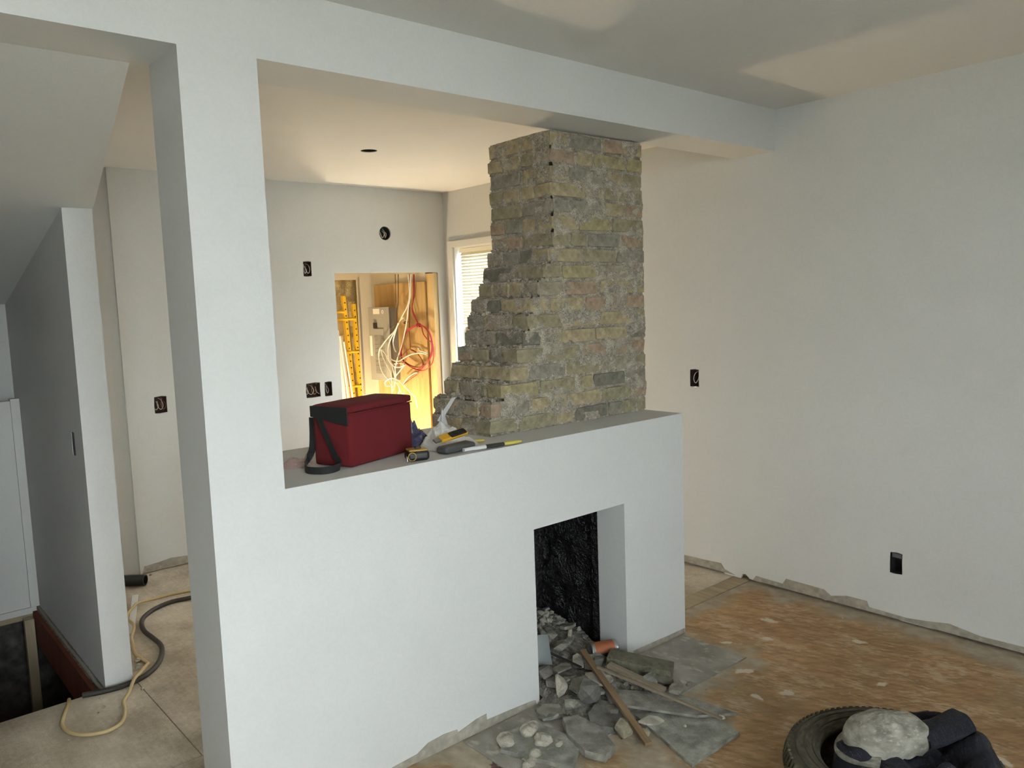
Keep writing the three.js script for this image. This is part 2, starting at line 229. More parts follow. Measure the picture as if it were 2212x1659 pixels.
mesh('bottom_plate', box(XR + 0.062, XR + 0.16, -0.06, 0.03, -3.9, 4.0), M.lumber, wallRight);
strip(wallRight, 'x', XR - 0.0012, XR, [[-1.2, 0.012], [-1.2, 0.05], [-0.594, 0.052], [-0.463, 0.055], [-0.345, 0.06], [-0.32, 0.03], [-0.25, 0.012]]);
strip(wallRight, 'x', XR - 0.0012, XR, [[-0.14, 0.012], [-0.12, 0.04], [0.04, 0.036], [0.06, 0.068], [0.272, 0.064], [0.31, 0.04], [0.393, 0.062], [0.493, 0.062], [0.505, 0.034], [0.685, 0.03], [0.769, 0.04], [0.869, 0.056], [1.003, 0.036], [1.168, 0.04], [1.8, 0.05], [1.8, 0.012]]);
// back wall with the closet opening
const OX0 = 1.99, OX1 = 2.885, OY = 1.83;
const circle = (a, b, r) => { const p = new THREE.Path(); p.absarc(a, b, r, 0, Math.PI * 2, true); p.isPath = true; return p; };
const wallBack = struct(mesh('wall_back', plate([[0.55, 0.010], [OX0, 0.010], [OX0 + 0.004, 0.9], [OX0 - 0.004, OY], [OX1 - 0.012, OY + 0.004], [OX1, OY - 0.004], [OX1, 0.010], [XR + 0.012, 0.010], [XR + 0.012, CEILB + 0.1], [0.55, CEILB + 0.1]],
  [outletCut(1.782, 1.859, 0.062, 0.1), outletCut(1.771, 1.018, 0.108, 0.1), outletCut(1.888, 1.016, 0.058, 0.1), outletCut(0.748, 1.03, 0.075, 0.1), circle(2.422, 2.12, 0.05)], 'z', ZB - 0.013, ZB), M.wall), 'white back wall with outlet holes and an open closet', 'wall');
mesh('stud_wall', [box(0.55, 1.94, 0, CEILB + 0.1, ZB - 0.16, ZB - 0.10), box(OX0 - 0.05, OX1, OY + 0.01, CEILB + 0.1, ZB - 0.16, ZB - 0.10), box(0.56, 1.93, 0, 0.012, ZB - 0.1, ZB - 0.012)], M.lumber, wallBack);
strip(wallBack, 'z', ZB, ZB + 0.0012, [[0.565, 0.012], [0.575, 0.05], [0.664, 0.056], [0.734, 0.066], [0.841, 0.056], [1.5, 0.06], [1.5, 0.012]]);
struct(mesh('wall_hall', [box(-1.06, 0.56, 0, CEILB + 0.1, -3.1, -2.885), box(0.5501, 0.562, 0, CEILB + 0.1, -2.95, ZB - 0.0005)], M.wall), 'set back end of the hallway wall behind the stairs', 'wall');
const wallStair = struct(mesh('wall_stair', plate([[-1.39, 0.0], [-1.39, 2.026], [-3.0, 1.645], [-3.0, 0.0]], [outletCut(-1.56, 1.042, 0.05, 0.1)], 'x', -0.013, 0.098), M.wall), 'white stair side wall with bright end face', 'wall');
struct(mesh('ceiling_stair', planarUV(new ConvexGeometry([[-1.05, -JAMB], [-0.052, -JAMB], [0.098, -1.35], [0.098, -3.0], [-1.05, -3.0]].flatMap(([x, z]) => [V(x, HEAD + 0.237 * (z + 0.24), z), V(x, CEILB, z)]))), M.wall), 'sloped drywall underside of the upper stairs', 'ceiling');
struct(mesh('wall_left', [box(-6.1, -6.0, 0, CEIL, -0.2, 4.0), box(-1.1, -1.0, -2.4, CEILB, -3.0, -JAMB)], M.wall), 'plain white wall at the far left of the room', 'wall');
struct(mesh('wall_rear', plate(rect(-6.1, XR + 0.1, 0, CEIL), [rect(-2.05, -1.0, 0.6, 2.36), rect(-0.9, 0.15, 0.6, 2.36)], 'z', 3.9, 4.05), M.wall), 'white wall with two windows behind the viewer', 'wall');
struct(mesh('ceiling', box(-6.1, XR + 0.16, CEIL, CEIL + 0.12, -0.01, 4.05), M.ceiling), 'unpainted drywall ceiling of the front room', 'ceiling');
const ceilBack = struct(mesh('ceiling_rear', plate(rect(-1.1, XR + 0.16, -3.1, -JAMB), [circle(1.606, -1.69, 0.046)], 'y', CEILB, CEILB + 0.15), M.ceiling), 'drywall ceiling of the back room with a round lamp hole', 'ceiling');
struct(mesh('wall_outer', [box(-6.1, XR + 0.16, CEIL + 0.12, CEIL + 0.2, -4.2, 4.05), box(-1.1, XR + 0.16, -0.4, CEIL + 0.12, -4.2, -4.05), box(-1.2, -1.1, -0.4, CEIL + 0.12, -4.2, -0.2)], M.lumber), 'outer shell of the house', 'wall');
// closet behind the back wall
const closet = struct(mesh('wall_closet', [plate(rect(1.84, 2.84, 0, 2.1), [rect(2.1, 2.705, 0.001, 1.82)], 'z', -3.812, -3.786), box(2.84, XR, 0, 2.1, -4.0, -2.97), box(1.84, 1.9, 0, 2.1, -4.0, -2.97), box(1.84, XR, 2.1, 2.14, -4.04, -2.97), box(1.84, XR, 0, 2.1, -4.04, -4.0)], M.cream), 'cream drywall lining of the open closet', 'wall');
mesh('plywood_backing', plate([[-3.72, 0.0], [-3.72, 1.764], [-3.3, 1.77], [-2.96, 1.766], [-2.96, 0.0]], [], 'x', 2.822, 2.8395), M.ply, closet);
mesh('door_stud', box(2.841, 2.884, 0, 1.828, -2.969, ZB - 0.0135), M.pine, closet);
mesh('corner_bead', box(2.705, 2.722, 0.83, 1.84, -3.7855, -3.783), std({ color: lin(0.5, 0.5, 0.48), metalness: 0.8, roughness: 0.45 }), closet);
// stairwell
const rim = struct(mesh('trim_1', [box(-0.05, -0.02, -0.2, -0.02, -2.74, -1.392)], M.redWood), 'red brown rim board along the stair hole', 'trim');
mesh('chalky_edge', displace(new THREE.BoxGeometry(0.014, 0.018, 1.34, 2, 2, 90).translate(-0.022, -0.008, -2.065), 0.006, 60, 4), M.bare, rim);
const landing = struct(mesh('wall_landing', [box(-1.0, -0.057, 0.004, 1.148, -2.79, -2.745)], M.trim), 'low white panel at the far edge of stair hole', 'wall');
mesh('edge_trim', box(-0.056, -0.0145, 0.004, 1.158, -2.79, -2.735), M.trim, landing);
mesh('nosing', box(-1.0, -0.03, -0.03, 0.003, -2.8, -2.735), M.trim, landing);
struct(mesh('wall_basement', [displace(new THREE.BoxGeometry(1.5, 2.38, 0.1, 40, 60, 2).translate(-0.35, -1.22, -2.86), 0.025, 9, 8), box(0.35, 0.45, -2.4, -0.07, -2.9, -1.1), box(-1.0, 0.45, -2.5, -2.4, -2.9, -1.1), box(-1.0, 0.45, -2.4, -0.07, -1.2, -1.1)], std({ color: lin(0.16, 0.15, 0.13), map: grey(256, (x, y) => 0.4 + 0.6 * fbm(x / 20, y / 20, 201, 4), [2, 2], true) })), 'rough stone basement wall below the stair hole', 'wall');
struct(mesh('trim_2', box(-0.105, -0.06, -2.4, -0.035, -2.70, -2.65), M.lumber), 'pale wooden basement post in the dark hole', 'trim');
// ground outside, round the house
struct(mesh('ground', plate(rect(-40, 40, -40, 40), [rect(-6.1, XR + 0.16, -4.2, 4.05)], 'y', -0.5, -0.4), std({ color: lin(0.45, 0.45, 0.41) })), 'pale ground outside the house', 'ground');

// ------------------------------------------------------------------ windows
const glass = phy({ color: 0xffffff, roughness: 0.02, transmission: 1, thickness: 0, ior: 1.5 });
const win1 = struct(new THREE.Group(), 'white sash window with lowered blind behind the chimney', 'window'); win1.name = 'window_1'; scene.add(win1);
const WZ0 = -2.75, WZ1 = -1.85, WY0 = 0.86, WY1 = 2.02;
mesh('casing', [box(XR - 0.016, XR, WY0 - 0.06, WY1 + 0.045, WZ0 - 0.052, WZ0 + 0.006), box(XR - 0.016, XR, WY0 - 0.06, WY1 + 0.045, WZ1 - 0.006, WZ1 + 0.06), box(XR - 0.0155, XR, WY1 - 0.004, WY1 + 0.044, WZ0, WZ1)], M.trim, win1);
mesh('sill', box(XR - 0.04, XR + 0.1, WY0 - 0.02, WY0 + 0.006, WZ0 - 0.03, WZ1 + 0.03), M.trim, win1);
mesh('jamb_lining', [box(XR, XR + 0.16, WY0, WY1, WZ0, WZ0 + 0.014), box(XR, XR + 0.16, WY0, WY1, WZ1 - 0.014, WZ1), box(XR, XR + 0.16, WY1 - 0.014, WY1, WZ0, WZ1)], M.trim, win1);
function sash(x, y0, y1, m) { const s = mesh('sash', [box(x, x + 0.03, y0, y1, WZ0 + 0.014, WZ0 + 0.055), box(x, x + 0.03, y0, y1, WZ1 - 0.055, WZ1 - 0.014), box(x, x + 0.03, y0, y0 + 0.04, WZ0 + 0.05, WZ1 - 0.05), box(x, x + 0.03, y1 - 0.036, y1, WZ0 + 0.05, WZ1 - 0.05)], m, win1); mesh('pane', box(x + 0.012, x + 0.016, y0 + 0.038, y1 - 0.034, WZ0 + 0.05, WZ1 - 0.05), glass, s); }
sash(XR + 0.115, 1.36, WY1 - 0.014, M.trim); sash(XR + 0.08, WY0 + 0.006, 1.40, M.trim);
mesh('meeting_rail', box(XR + 0.075, XR + 0.0799, 1.366, 1.402, WZ0 + 0.03, WZ1 - 0.03), M.brownWood, win1);
const blind = thing('window_blind', 'white slatted blind half lowered in the back room window', 'blind', [XR + 0.045, 0, (WZ0 + WZ1) / 2]);
const slatM = phy({ color: lin(0.80, 0.76, 0.64), roughness: 0.6, transmission: 0.015, thickness: 0 }), slatG = planarUV(new THREE.BoxGeometry(0.028, 0.0012, WZ1 - WZ0 - 0.08));
mesh('headrail', box(-0.018, 0.018, 1.975, 2.003, -0.41, 0.41), slatM, blind);
for (let i = 0; i < 23; i++) { const s = mesh('slat', slatG, slatM, blind); s.position.set(0, 1.965 - i * 0.0232, 0); s.rotation.z = 1.04 + 0.04 * Math.sin(i * 2.1); }
mesh('bottom_rail', box(-0.014, 0.014, 1.420, 1.436, -0.41, 0.41), slatM, blind);
for (const z of [-0.28, 0.28]) mesh('cord', rod(V(-0.016, 1.43, z), V(-0.016, 1.98, z), 0.0011, 6), slatM, blind);
for (const [n, x0, x1] of [[2, -2.05, -1.0], [3, -0.9, 0.15]]) {
  const w = struct(new THREE.Group(), n === 2 ? 'left window of the wall behind the viewer' : 'right window of the wall behind the viewer', 'window'); w.name = `window_${n}`; scene.add(w);
  mesh('frame', [box(x0, x0 + 0.05, 0.6, 2.36, 3.94, 4.0), box(x1 - 0.05, x1, 0.6, 2.36, 3.94, 4.0), box(x0, x1, 0.6, 0.65, 3.94, 4.0), box(x0, x1, 2.31, 2.36, 3.94, 4.0), box(x0, x1, 1.45, 1.49, 3.94, 4.0)], M.trim, w);
  mesh('pane', box(x0 + 0.05, x1 - 0.05, 0.65, 2.31, 3.968, 3.972), glass, w);
}

// ------------------------------------------------------------------ work lamp on the closet floor, the warm light of the back room
{
  const l = thing('work_lamp', 'caged work lamp standing on the closet floor', 'lamp', [2.17, 0, -3.1]);
  const c = lin(1, 0.82, 0.55);
  mesh('base', new THREE.CylinderGeometry(0.05, 0.055, 0.02, 24).translate(0, 0.01, 0), M.dark, l);
  mesh('socket', new THREE.CylinderGeometry(0.018, 0.02, 0.035, 20).translate(0, 0.037, 0), M.dark, l);
  mesh('bulb', new THREE.SphereGeometry(0.034, 24, 18).translate(0, 0.09, 0), std({ color: 0xffffff, emissive: c, emissiveIntensity: 6 }), l);
  mesh('cage', [0, 1, 2, 3].map((k) => { const a = k * Math.PI / 4; return tube([V(0.02, 0.05, 0), V(0.055, 0.08, 0), V(0.04, 0.13, 0), V(0, 0.15, 0), V(-0.04, 0.13, 0), V(-0.055, 0.08, 0), V(-0.02, 0.05, 0)].map((p) => p.applyAxisAngle(V(0, 1, 0), a)), 0.0012, 30, 5); }), M.dark, l);
  const p = new THREE.PointLight(c, 7.2); p.position.set(0, 0.09, 0); p.castShadow = true; p.shadow.radius = 1.7; l.add(p);
}

// ------------------------------------------------------------------ chimney, brick by brick
const ZC0 = -0.207, ZC1 = -0.615, CH = (HEAD - 0.006 - LEDGE) / 18;
const brickTex = tex(256, 256, (() => { const a = wrapN((x, y) => fbm(x / 26, y / 26, 301, 5), 256), b = wrapN((x, y) => fbm(x / 3.5, y / 3.5, 311, 3), 256), c = wrapN((x, y) => fbm(x / 12, y / 12, 321, 3), 256); return (x, y) => { const k = clamp(0.5 + (a(x, y) - 0.5) * 1.3 + (b(x, y) - 0.5) * 0.6), m = sstep(0.62, 0.74, c(x, y)) * 0.5; const v = mix(176, 250, k); return [mix(v, 206, m), mix(v, 202, m), mix(v, 194, m)]; }; })(), true, [5, 5]);
const brickBump = grey(256, (x, y) => 0.6 * fbm(x / 7, y / 7, 331, 4) + 0.4 * fbm(x / 24, y / 24, 341, 2), [5, 5]);
const ashTexM = tex(256, 256, (() => { const a = wrapN((x, y) => fbm(x / 4, y / 4, 351, 4), 256), b = wrapN((x, y) => fbm(x / 30, y / 30, 361, 4), 256); return (x, y) => { const v = mix(150, 255, clamp(0.5 + (a(x, y) - 0.5) * 1.5 + (b(x, y) - 0.5) * 0.9)); return [v, v - 2, v - 6]; }; })(), true, [5, 5]);
const brickM = [[0.52, 0.44, 0.245], [0.44, 0.385, 0.245], [0.57, 0.465, 0.285], [0.39, 0.355, 0.275], [0.53, 0.39, 0.27], [0.28, 0.255, 0.20], [0.47, 0.41, 0.30]].map((c) => std({ color: lin(...c), map: brickTex, bumpMap: brickBump, bumpScale: 0.003, roughness: 0.95 }));
const mortarM = std({ color: lin(0.56, 0.505, 0.415), map: ashTexM, bumpMap: brickBump, bumpScale: 0.007, roughness: 1 });
const chimney = thing('brick_chimney', 'exposed buff brick chimney with stepped left side standing on the ledge', 'chimney', [1.87, LEDGE, -0.41]);
{
  const R = rng(7), O = chimney.position;
  const chip = (L, H, W, seed) => { const r = rng(seed), pts = []; for (const sx of [-1, 1]) for (const sy of [-1, 1]) for (const sz of [-1, 1]) { const k = () => 0.004 + 0.008 * r() * r() + (r() > 0.82 ? 0.012 : 0); const X = sx * L / 2, Y = sy * H / 2, Zz = sz * W / 2; pts.push(V(X - sx * k(), Y - sy * k() * 0.4, Zz - sz * 0.001 * r()), V(X - sx * 0.001 * r(), Y - sy * k(), Zz - sz * k()), V(X - sx * k(), Y - sy * 0.001 * r(), Zz - sz * k())); } return planarUV(new ConvexGeometry(pts)); };
  const SL = 0.205, BH = 0.0575, BW = 0.1, long = [], short = [];
  for (let i = 0; i < 9; i++) { long.push(chip(SL, BH, BW, 40 + i)); short.push(chip(BW, BH, BW, 80 + i)); }
  const put = (x, y, z, len, alongZ) => {
    const isLong = len > 0.15, g = (isLong ? long : short)[Math.floor(R() * 9)], b = mesh('brick', g, brickM[Math.floor(R() * R() * 7 + R() * 2) % 7], chimney);
    b.scale.set(len / (isLong ? SL : BW), 1, 1); b.position.set(x - O.x, y - O.y, z - O.z); b.rotation.set((R() - 0.5) * 0.012, (alongZ ? Math.PI / 2 : 0) + (R() < 0.5 ? Math.PI : 0) + (R() - 0.5) * 0.02, (R() - 0.5) * 0.012);
  };
  const XL = [1.194, 1.204, 1.262, 1.312, 1.350, 1.388, 1.414, 1.436, 1.478, 1.516, 1.548, 1.566];
  const J = 0.011, core = [];
  const row = (a, b, start, place) => { let p = a; let first = true; while (b - p > 0.06) { let l = first && start ? start : (R() < 0.2 ? 0.1 : SL); if (b - p - l < 0.07) l = b - p; if (l > 0.24) l = (b - p) / 2 - J / 2; place(p + l / 2, l); p += l + J; first = false; } };
  for (let i = 0; i < 18; i++) {
    const xl = (XL[i] ?? 1.571) + (R() - 0.5) * 0.008, xr = 2.164 + (R() - 0.5) * 0.008, y = LEDGE + (i + 0.5) * CH, odd = i % 2, jog = () => (R() - 0.5) * 0.006, zb = ZC1 + (R() - 0.5) * 0.014;
    row(odd ? xl + BW + J : xl, xr, odd ? 0 : (i % 4 ? SL : 0.15), (x, l) => put(x, y, ZC0 - BW / 2 + jog(), l, false));
    row(odd ? xl + BW + J : xl, xr, 0.1, (x, l) => put(x, y, zb + BW / 2 + jog(), l, false));
    row(odd ? zb : zb + BW + J, odd ? ZC0 : ZC0 - BW - J, odd ? 0 : 0.1, (z, l) => put(xl + BW / 2 + jog(), y, z, l, true));
    row(zb + BW + J, ZC0 - BW - J, 0, (z, l) => put(xr - BW / 2 + jog(), y, z, l, true));
    // mortar filling of this course, smeared unevenly almost flush with the brick faces
    const w = xr - xl - 0.014, d = ZC0 - zb - 0.014, g = new THREE.BoxGeometry(w, CH, d, Math.round(w / 0.011), 6, Math.round(d / 0.011)).translate((xl + xr) / 2, y, (ZC0 + zb) / 2);
    const p = g.attributes.position, n = g.attributes.normal;
    for (let k = 0; k < p.count; k++) {
      const X = p.getX(k), Y = p.getY(k), Z0 = p.getZ(k), f = fbm3(X * 11, Y * 16, Z0 * 11, 3, 3), s = fbm3(X * 55, Y * 60, Z0 * 55, 5, 2);
      if (Math.abs(n.getY(k)) < 0.5) { const m = (f - 0.42) * 0.042 + (s - 0.5) * 0.010, q = clamp(m, -0.004, 0.0105); p.setX(k, X + n.getX(k) * q); p.setZ(k, Z0 + n.getZ(k) * q); }
      else if (n.getY(k) > 0.5) p.setY(k, Y + (i > 11 ? -0.002 : (f - 0.55) * 0.016 + (s - 0.5) * 0.008));
    }
    g.computeVertexNormals(); core.push(planarUV(g));
  }
  mesh('mortar', merge(core).translate(-O.x, -O.y, -O.z), mortarM, chimney);
  // loose mortar lying on the broken steps
  const crumbs = [], variants = [0, 1, 2, 3].map((i) => rockGeo(500 + i, 1, 0.8, 1, 14));
  for (let i = 0; i < 11; i++) {
    const x0 = XL[i] ?? 1.57, x1 = (XL[i + 1] ?? 1.571) + 0.02, y = LEDGE + (i + 1) * CH - 0.006, cnt = 45 + Math.round((x1 - x0) * 2400);
    for (let k = 0; k < cnt; k++) { const s = 0.004 + 0.017 * R() * R(), g = variants[Math.floor(R() * 4)].clone(); g.scale(s, s, s).rotateY(R() * 6); g.translate(mix(x0 + 0.008, x1, Math.pow(R(), 0.7)) - O.x, y - O.y, mix(ZC1 + 0.02, ZC0 - 0.012, R()) - O.z); crumbs.push(g); }
  }
  const c = mesh('mortar_crumbs', planarUV(merge(crumbs)), mortarM, chimney); c.userData.kind = 'stuff'; c.userData.label = 'loose mortar crumbs on the broken steps';
}

// ------------------------------------------------------------------ firebox lining, ash and rubble
const sootM = phy({ color: lin(0.012, 0.011, 0.011), roughness: 0.36, bumpMap: brickBump, bumpScale: 0.02 });
{
  const lump = (g, s) => displace(g, 0.034, 15, s, 4);
  const back = new THREE.PlaneGeometry(CX1 - CX0, CTOP, 60, 80).translate((CX0 + CX1) / 2, CTOP / 2, -0.565);
  const right = new THREE.PlaneGeometry(0.43, CTOP, 44, 80).rotateY(-Math.PI / 2).translate(CX1 - 0.03, CTOP / 2, -0.375);
  const left = new THREE.PlaneGeometry(0.43, CTOP, 44, 80).rotateY(Math.PI / 2).translate(CX0 + 0.03, CTOP / 2, -0.375);
  const top = new THREE.PlaneGeometry(CX1 - CX0, 0.43, 30, 24).rotateX(Math.PI / 2).translate((CX0 + CX1) / 2, CTOP - 0.03, -0.375);
  mesh('firebox', [back, right, left, top].map((g, i) => planarUV(lump(g, 20 + i))).concat(box(F1 - 0.002, F1 + 0.06, 0, CTOP, -0.2, -0.1602)), sootM, wallFire).userData.label = 'soot black rough firebox lining';
}
const heapY = (x, z) => {
  const inX = sstep(1.14, 1.28, x) * sstep(1.86, 1.72, x), back = 0.085 * sstep(-0.02, -0.42, z), mid = 0.055 * sstep(0.34, 0.02, z) * sstep(1.12, 1.3, x) * sstep(1.78, 1.6, x);
  return Math.max(0, inX * (back + mid) + 0.035 * (fbm(x * 14, z * 14, 401, 4) - 0.5) * (inX > 0.05 && z < 0.3 ? 1 : 0) - 0.004);
};
const ashTex = tex(256, 256, (() => { const a = wrapN((x, y) => fbm(x / 12, y / 12, 411, 5), 256); return (x, y) => { const t = clamp(0.5 + (a(x, y) - 0.5) * 2); return [mix(92, 150, t), mix(88, 145, t), mix(80, 134, t)]; }; })(), true, [3, 3]);
const ashM = std({ map: ashTex, bumpMap: brickBump, bumpScale: 0.01, roughness: 1 });
const stoneTex = tex(256, 256, (() => { const a = wrapN((x, y) => fbm(x / 40, y / 40, 421, 5), 256), b = wrapN((x, y) => fbm(x / 5, y / 5, 431, 3), 256); return (x, y) => { const t = clamp(0.5 + (a(x, y) - 0.5) * 1.6 + (b(x, y) - 0.5) * 0.4), v = mix(165, 245, t); return [v, v, v - 4]; }; })(), true, [4, 4]);
const stone = (r, g, b) => std({ color: lin(r, g, b), map: stoneTex, bumpMap: brickBump, bumpScale: 0.004, roughness: 0.95 });
const S = { grey: stone(0.38, 0.36, 0.32), dark: stone(0.25, 0.24, 0.22), pale: stone(0.72, 0.66, 0.56), tan: stone(0.50, 0.44, 0.32), mid: stone(0.47, 0.44, 0.38), green: stone(0.42, 0.41, 0.36) };
// highest ash under a piece of radius r at x, z: what the piece rests on
const rest = (x, z, r) => { let y = 0; for (let k = 0; k < 13; k++) { const a = k * 0.524, q = k ? r : 0; y = Math.max(y, heapY(x + Math.cos(a) * q, z + Math.sin(a) * q), heapY(x + Math.cos(a) * q * 0.5, z + Math.sin(a) * q * 0.5)); } return y > 0.003 ? y + 0.006 : 0.0045; };
const taken = [];   // places kept free of crumbs
function makeHeap() {
  const patch = (x0, x1, z0, z1, nx, nz) => { const g = planarUV(grid(nx, nz, (u, v) => { const x = mix(x0, x1, u), z = mix(z0, z1, v), h0 = heapY(x, z); return V(x, h0 > 0.004 ? h0 + 0.010 * (fbm(x * 55, z * 55, 402, 3) - 0.5) : -0.012, z); })); g.computeVertexNormals(); return g; };
  const h = thing('ash_heap', 'grey heap of ash and mortar crumbs spilling from the fireplace', 'ash'); h.userData.kind = 'stuff';
  mesh('ash', [patch(1.236, 1.726, -0.515, 0.012, 60, 64), patch(1.08, 1.84, 0.004, 0.4, 90, 50)], ashM, h);
  const R = rng(91), bits = [], vars = [0, 1, 2, 3, 4].map((i) => rockGeo(520 + i, 1, 0.6, 0.8, 13));
  for (let i = 0; i < 900; i++) {
    const z = R() < 0.62 ? mix(-0.5, -0.02, R()) : mix(0.03, 0.42, R() * R()), x = z < 0.03 ? mix(1.26, 1.70, R()) : mix(1.17, 1.79, R()), s = 0.005 + 0.022 * Math.pow(R(), 2.2), a = R() * 6, b = (R() - 0.5) * 0.8;
    if (taken.some(([tx, tz, tr]) => Math.hypot(x - tx, z - tz) < tr + s)) continue;
    bits.push(vars[i % 5].clone().scale(s, s, s).rotateY(a).rotateX(b).translate(x, heapY(x, z) - 0.002, z));
  }
  mesh('mortar_crumbs', planarUV(merge(bits)), S.mid, h);
}
// flat broken slabs traced on the floor, each with its own thickness and tilt
function slab(name, label, mat, pts, y, th, tilt = [0, 0], group = 'broken slabs before the fireplace', cat = 'slab') {
  const cx = pts.reduce((a, p) => a + p[0], 0) / pts.length, cz = pts.reduce((a, p) => a + p[1], 0) / pts.length;
  const r = rng(Math.round(cx * 1000)), fine2 = []; pts.forEach((p, i) => { const q = pts[(i + 1) % pts.length], n = 4; for (let k = 0; k < n; k++) { const t = k / n; fine2.push([mix(p[0], q[0], t) - cx + (k ? (r() - 0.5) * 0.006 : 0), mix(p[1], q[1], t) - cz + (k ? (r() - 0.5) * 0.006 : 0)]); } });
  const m = mesh(name, plate(fine2, [], 'y', 0, th), mat); m.position.set(cx, y, cz); m.rotation.set(tilt[0], 0, tilt[1]); return tag(m, label, cat, group);
}
slab('stone_slab', 'large flat grey green slab at the right of the rubble', S.green, [[1.394, 0.343], [1.288, 0.681], [1.567, 0.681], [1.60, 0.56], [1.505, 0.404]], 0.004, 0.012, [0.01, 0.01]);
slab('stone_slab', 'long narrow grey slab lying under the pale strip of rubble', S.grey, [[1.42, 0.16], [1.36, 0.25], [1.53, 0.52], [1.66, 0.61], [1.61, 0.36]], 0.026, 0.01, [0.03, -0.03]);
slab('stone_slab', 'dark slab with a ragged black edge at the heap front', S.dark, [[1.352, 0.20], [1.395, 0.30], [1.33, 0.372], [1.25, 0.362], [1.20, 0.30], [1.25, 0.235]], 0.010, 0.026, [0.05, 0.02]);
slab('stone_slab', 'long pointed grey stone lying below the dark slab', S.grey, [[1.159, 0.192], [1.213, 0.215], [1.215, 0.33], [1.161, 0.452], [1.09, 0.47], [1.061, 0.40], [1.09, 0.29]], 0.012, 0.026, [0.02, -0.03]);
slab('stone_slab', 'square pale tile in front of the white half wall', std({ color: lin(0.40, 0.385, 0.34), map: stoneTex, roughness: 0.9 }), [[0.878, 0.165], [0.985, 0.10], [1.09, 0.11], [1.11, 0.34], [0.985, 0.42], [0.93, 0.30]], 0.006, 0.016, [0.0, 0.02]);
slab('stone_slab', 'thin wedge slab tilted against the wooden stick', S.mid, [[1.455, 0.055], [1.365, 0.045], [1.30, 0.085], [1.30, 0.165], [1.40, 0.185]], 0.05, 0.012, [0.10, -0.12]);
slab('stone_slab', 'small pale slab under the crossing of stick and rod', S.pale, [[1.50, 0.08], [1.42, 0.06], [1.385, 0.13], [1.43, 0.175], [1.49, 0.15]], 0.058, 0.01, [0.12, -0.08]);
slab('stone_slab', 'grey slab leaning by the paint can', S.grey, [[1.50, -0.04], [1.57, 0.0], [1.58, 0.07], [1.50, 0.075], [1.46, 0.02]], 0.07, 0.012, [0.25, 0.1]);
slab('stone_slab', 'broken light slab behind the pointed stone', S.mid, [[1.15, 0.06], [1.20, 0.05], [1.24, 0.09], [1.20, 0.155], [1.14, 0.13]], 0.01, 0.014, [0.02, 0.0]);
function chunk(name, label, mat, x, y, z, sx, sy, sz, turn, seed, group, cat = 'stone') { const round = name === 'plaster_lump', g = round ? displace(new THREE.SphereGeometry(1, 28, 18).scale(sx * 1.05, sy * 0.95, sz * 1.05), 0.012, 45, seed % 50, 3).translate(0, sy * 0.55, 0) : rockGeo(seed, sx, sy, sz); const m = mesh(name, round ? planarUV(g) : g, mat); const rr = Math.max(sx, sz) * 0.9; if (name === 'stone_chunk') { y = Math.max(y, rest(x, z, rr)); taken.push([x, z, rr]); } m.position.set(x, y, z); m.rotation.y = turn; return tag(m, label, cat, group); }
const GR = 'broken stones of the rubble heap', GP = 'pale plaster lumps on the tile';
chunk('stone_chunk', 'big dark rough stone at the middle of the heap front', S.dark, 1.305, 0.004, 0.185, 0.065, 0.055, 0.055, 0.4, 601, GR);
chunk('stone_chunk', 'upright pale grey stone left of the big dark one', S.pale, 1.25, 0.006, 0.09, 0.045, 0.055, 0.035, 0.9, 602, GR);
chunk('stone_chunk', 'blocky grey stone in front of the upright pale one', S.mid, 1.232, 0.004, 0.168, 0.042, 0.03, 0.032, 0.2, 603, GR);
chunk('stone_chunk', 'tan angular stone at the foot of the wooden stick', S.tan, 1.245, 0.002, 0.415, 0.042, 0.05, 0.04, 1.3, 604, GR);
chunk('stone_chunk', 'small tan stone right of the stick foot', S.tan, 1.32, 0.002, 0.45, 0.03, 0.022, 0.025, 0.6, 605, GR);
chunk('stone_chunk', 'square grey green block beside the long brick', S.green, 1.56, 0.02, 0.285, 0.045, 0.045, 0.042, 0.3, 606, GR);
chunk('stone_chunk', 'flat grey stone right of the square block', S.mid, 1.63, 0.012, 0.36, 0.06, 0.025, 0.045, 0.9, 607, GR);
chunk('stone_chunk', 'grey lump wedged under the long brick', S.grey, 1.515, 0.05, 0.11, 0.035, 0.03, 0.03, 0.1, 608, GR);
chunk('stone_chunk', 'dark rounded block between can and stick', S.dark, 1.53, 0.035, 0.035, 0.05, 0.03, 0.03, 0.5, 609, GR);
chunk('stone_chunk', 'pale flat stone inside the fireplace mouth', S.mid, 1.475, 0.075, -0.13, 0.06, 0.022, 0.035, 0.4, 610, GR);
chunk('stone_chunk', 'broken grey piece on the ash inside the firebox', S.mid, 1.50, 0.10, -0.22, 0.06, 0.02, 0.045, 1.0, 611, GR);
chunk('stone_chunk', 'light chip standing in the ash behind the can', S.pale, 1.56, 0.10, -0.16, 0.018, 0.035, 0.012, 0.3, 612, GR);
chunk('stone_chunk', 'grey stone against the left edge of the fireplace', S.grey, 1.29, 0.045, -0.03, 0.05, 0.03, 0.04, 0.7, 613, GR);
chunk('stone_chunk', 'tilted grey shard left in the ash by the wall edge', S.mid, 1.275, 0.035, 0.03, 0.055, 0.022, 0.03, 1.9, 614, GR);
chunk('plaster_lump', 'largest round pale plaster lump on the tile', S.pale, 1.035, 0.012, 0.15, 0.045, 0.02, 0.035, 0.3, 621, GP, 'plaster');
chunk('plaster_lump', 'cracked pale plaster lump right of the largest', S.pale, 1.02, 0.012, 0.235, 0.036, 0.022, 0.032, 1.0, 622, GP, 'plaster');
chunk('plaster_lump', 'smooth pale plaster lump at the tile left corner', S.pale, 0.925, 0.012, 0.142, 0.04, 0.02, 0.028, 0.8, 623, GP, 'plaster');
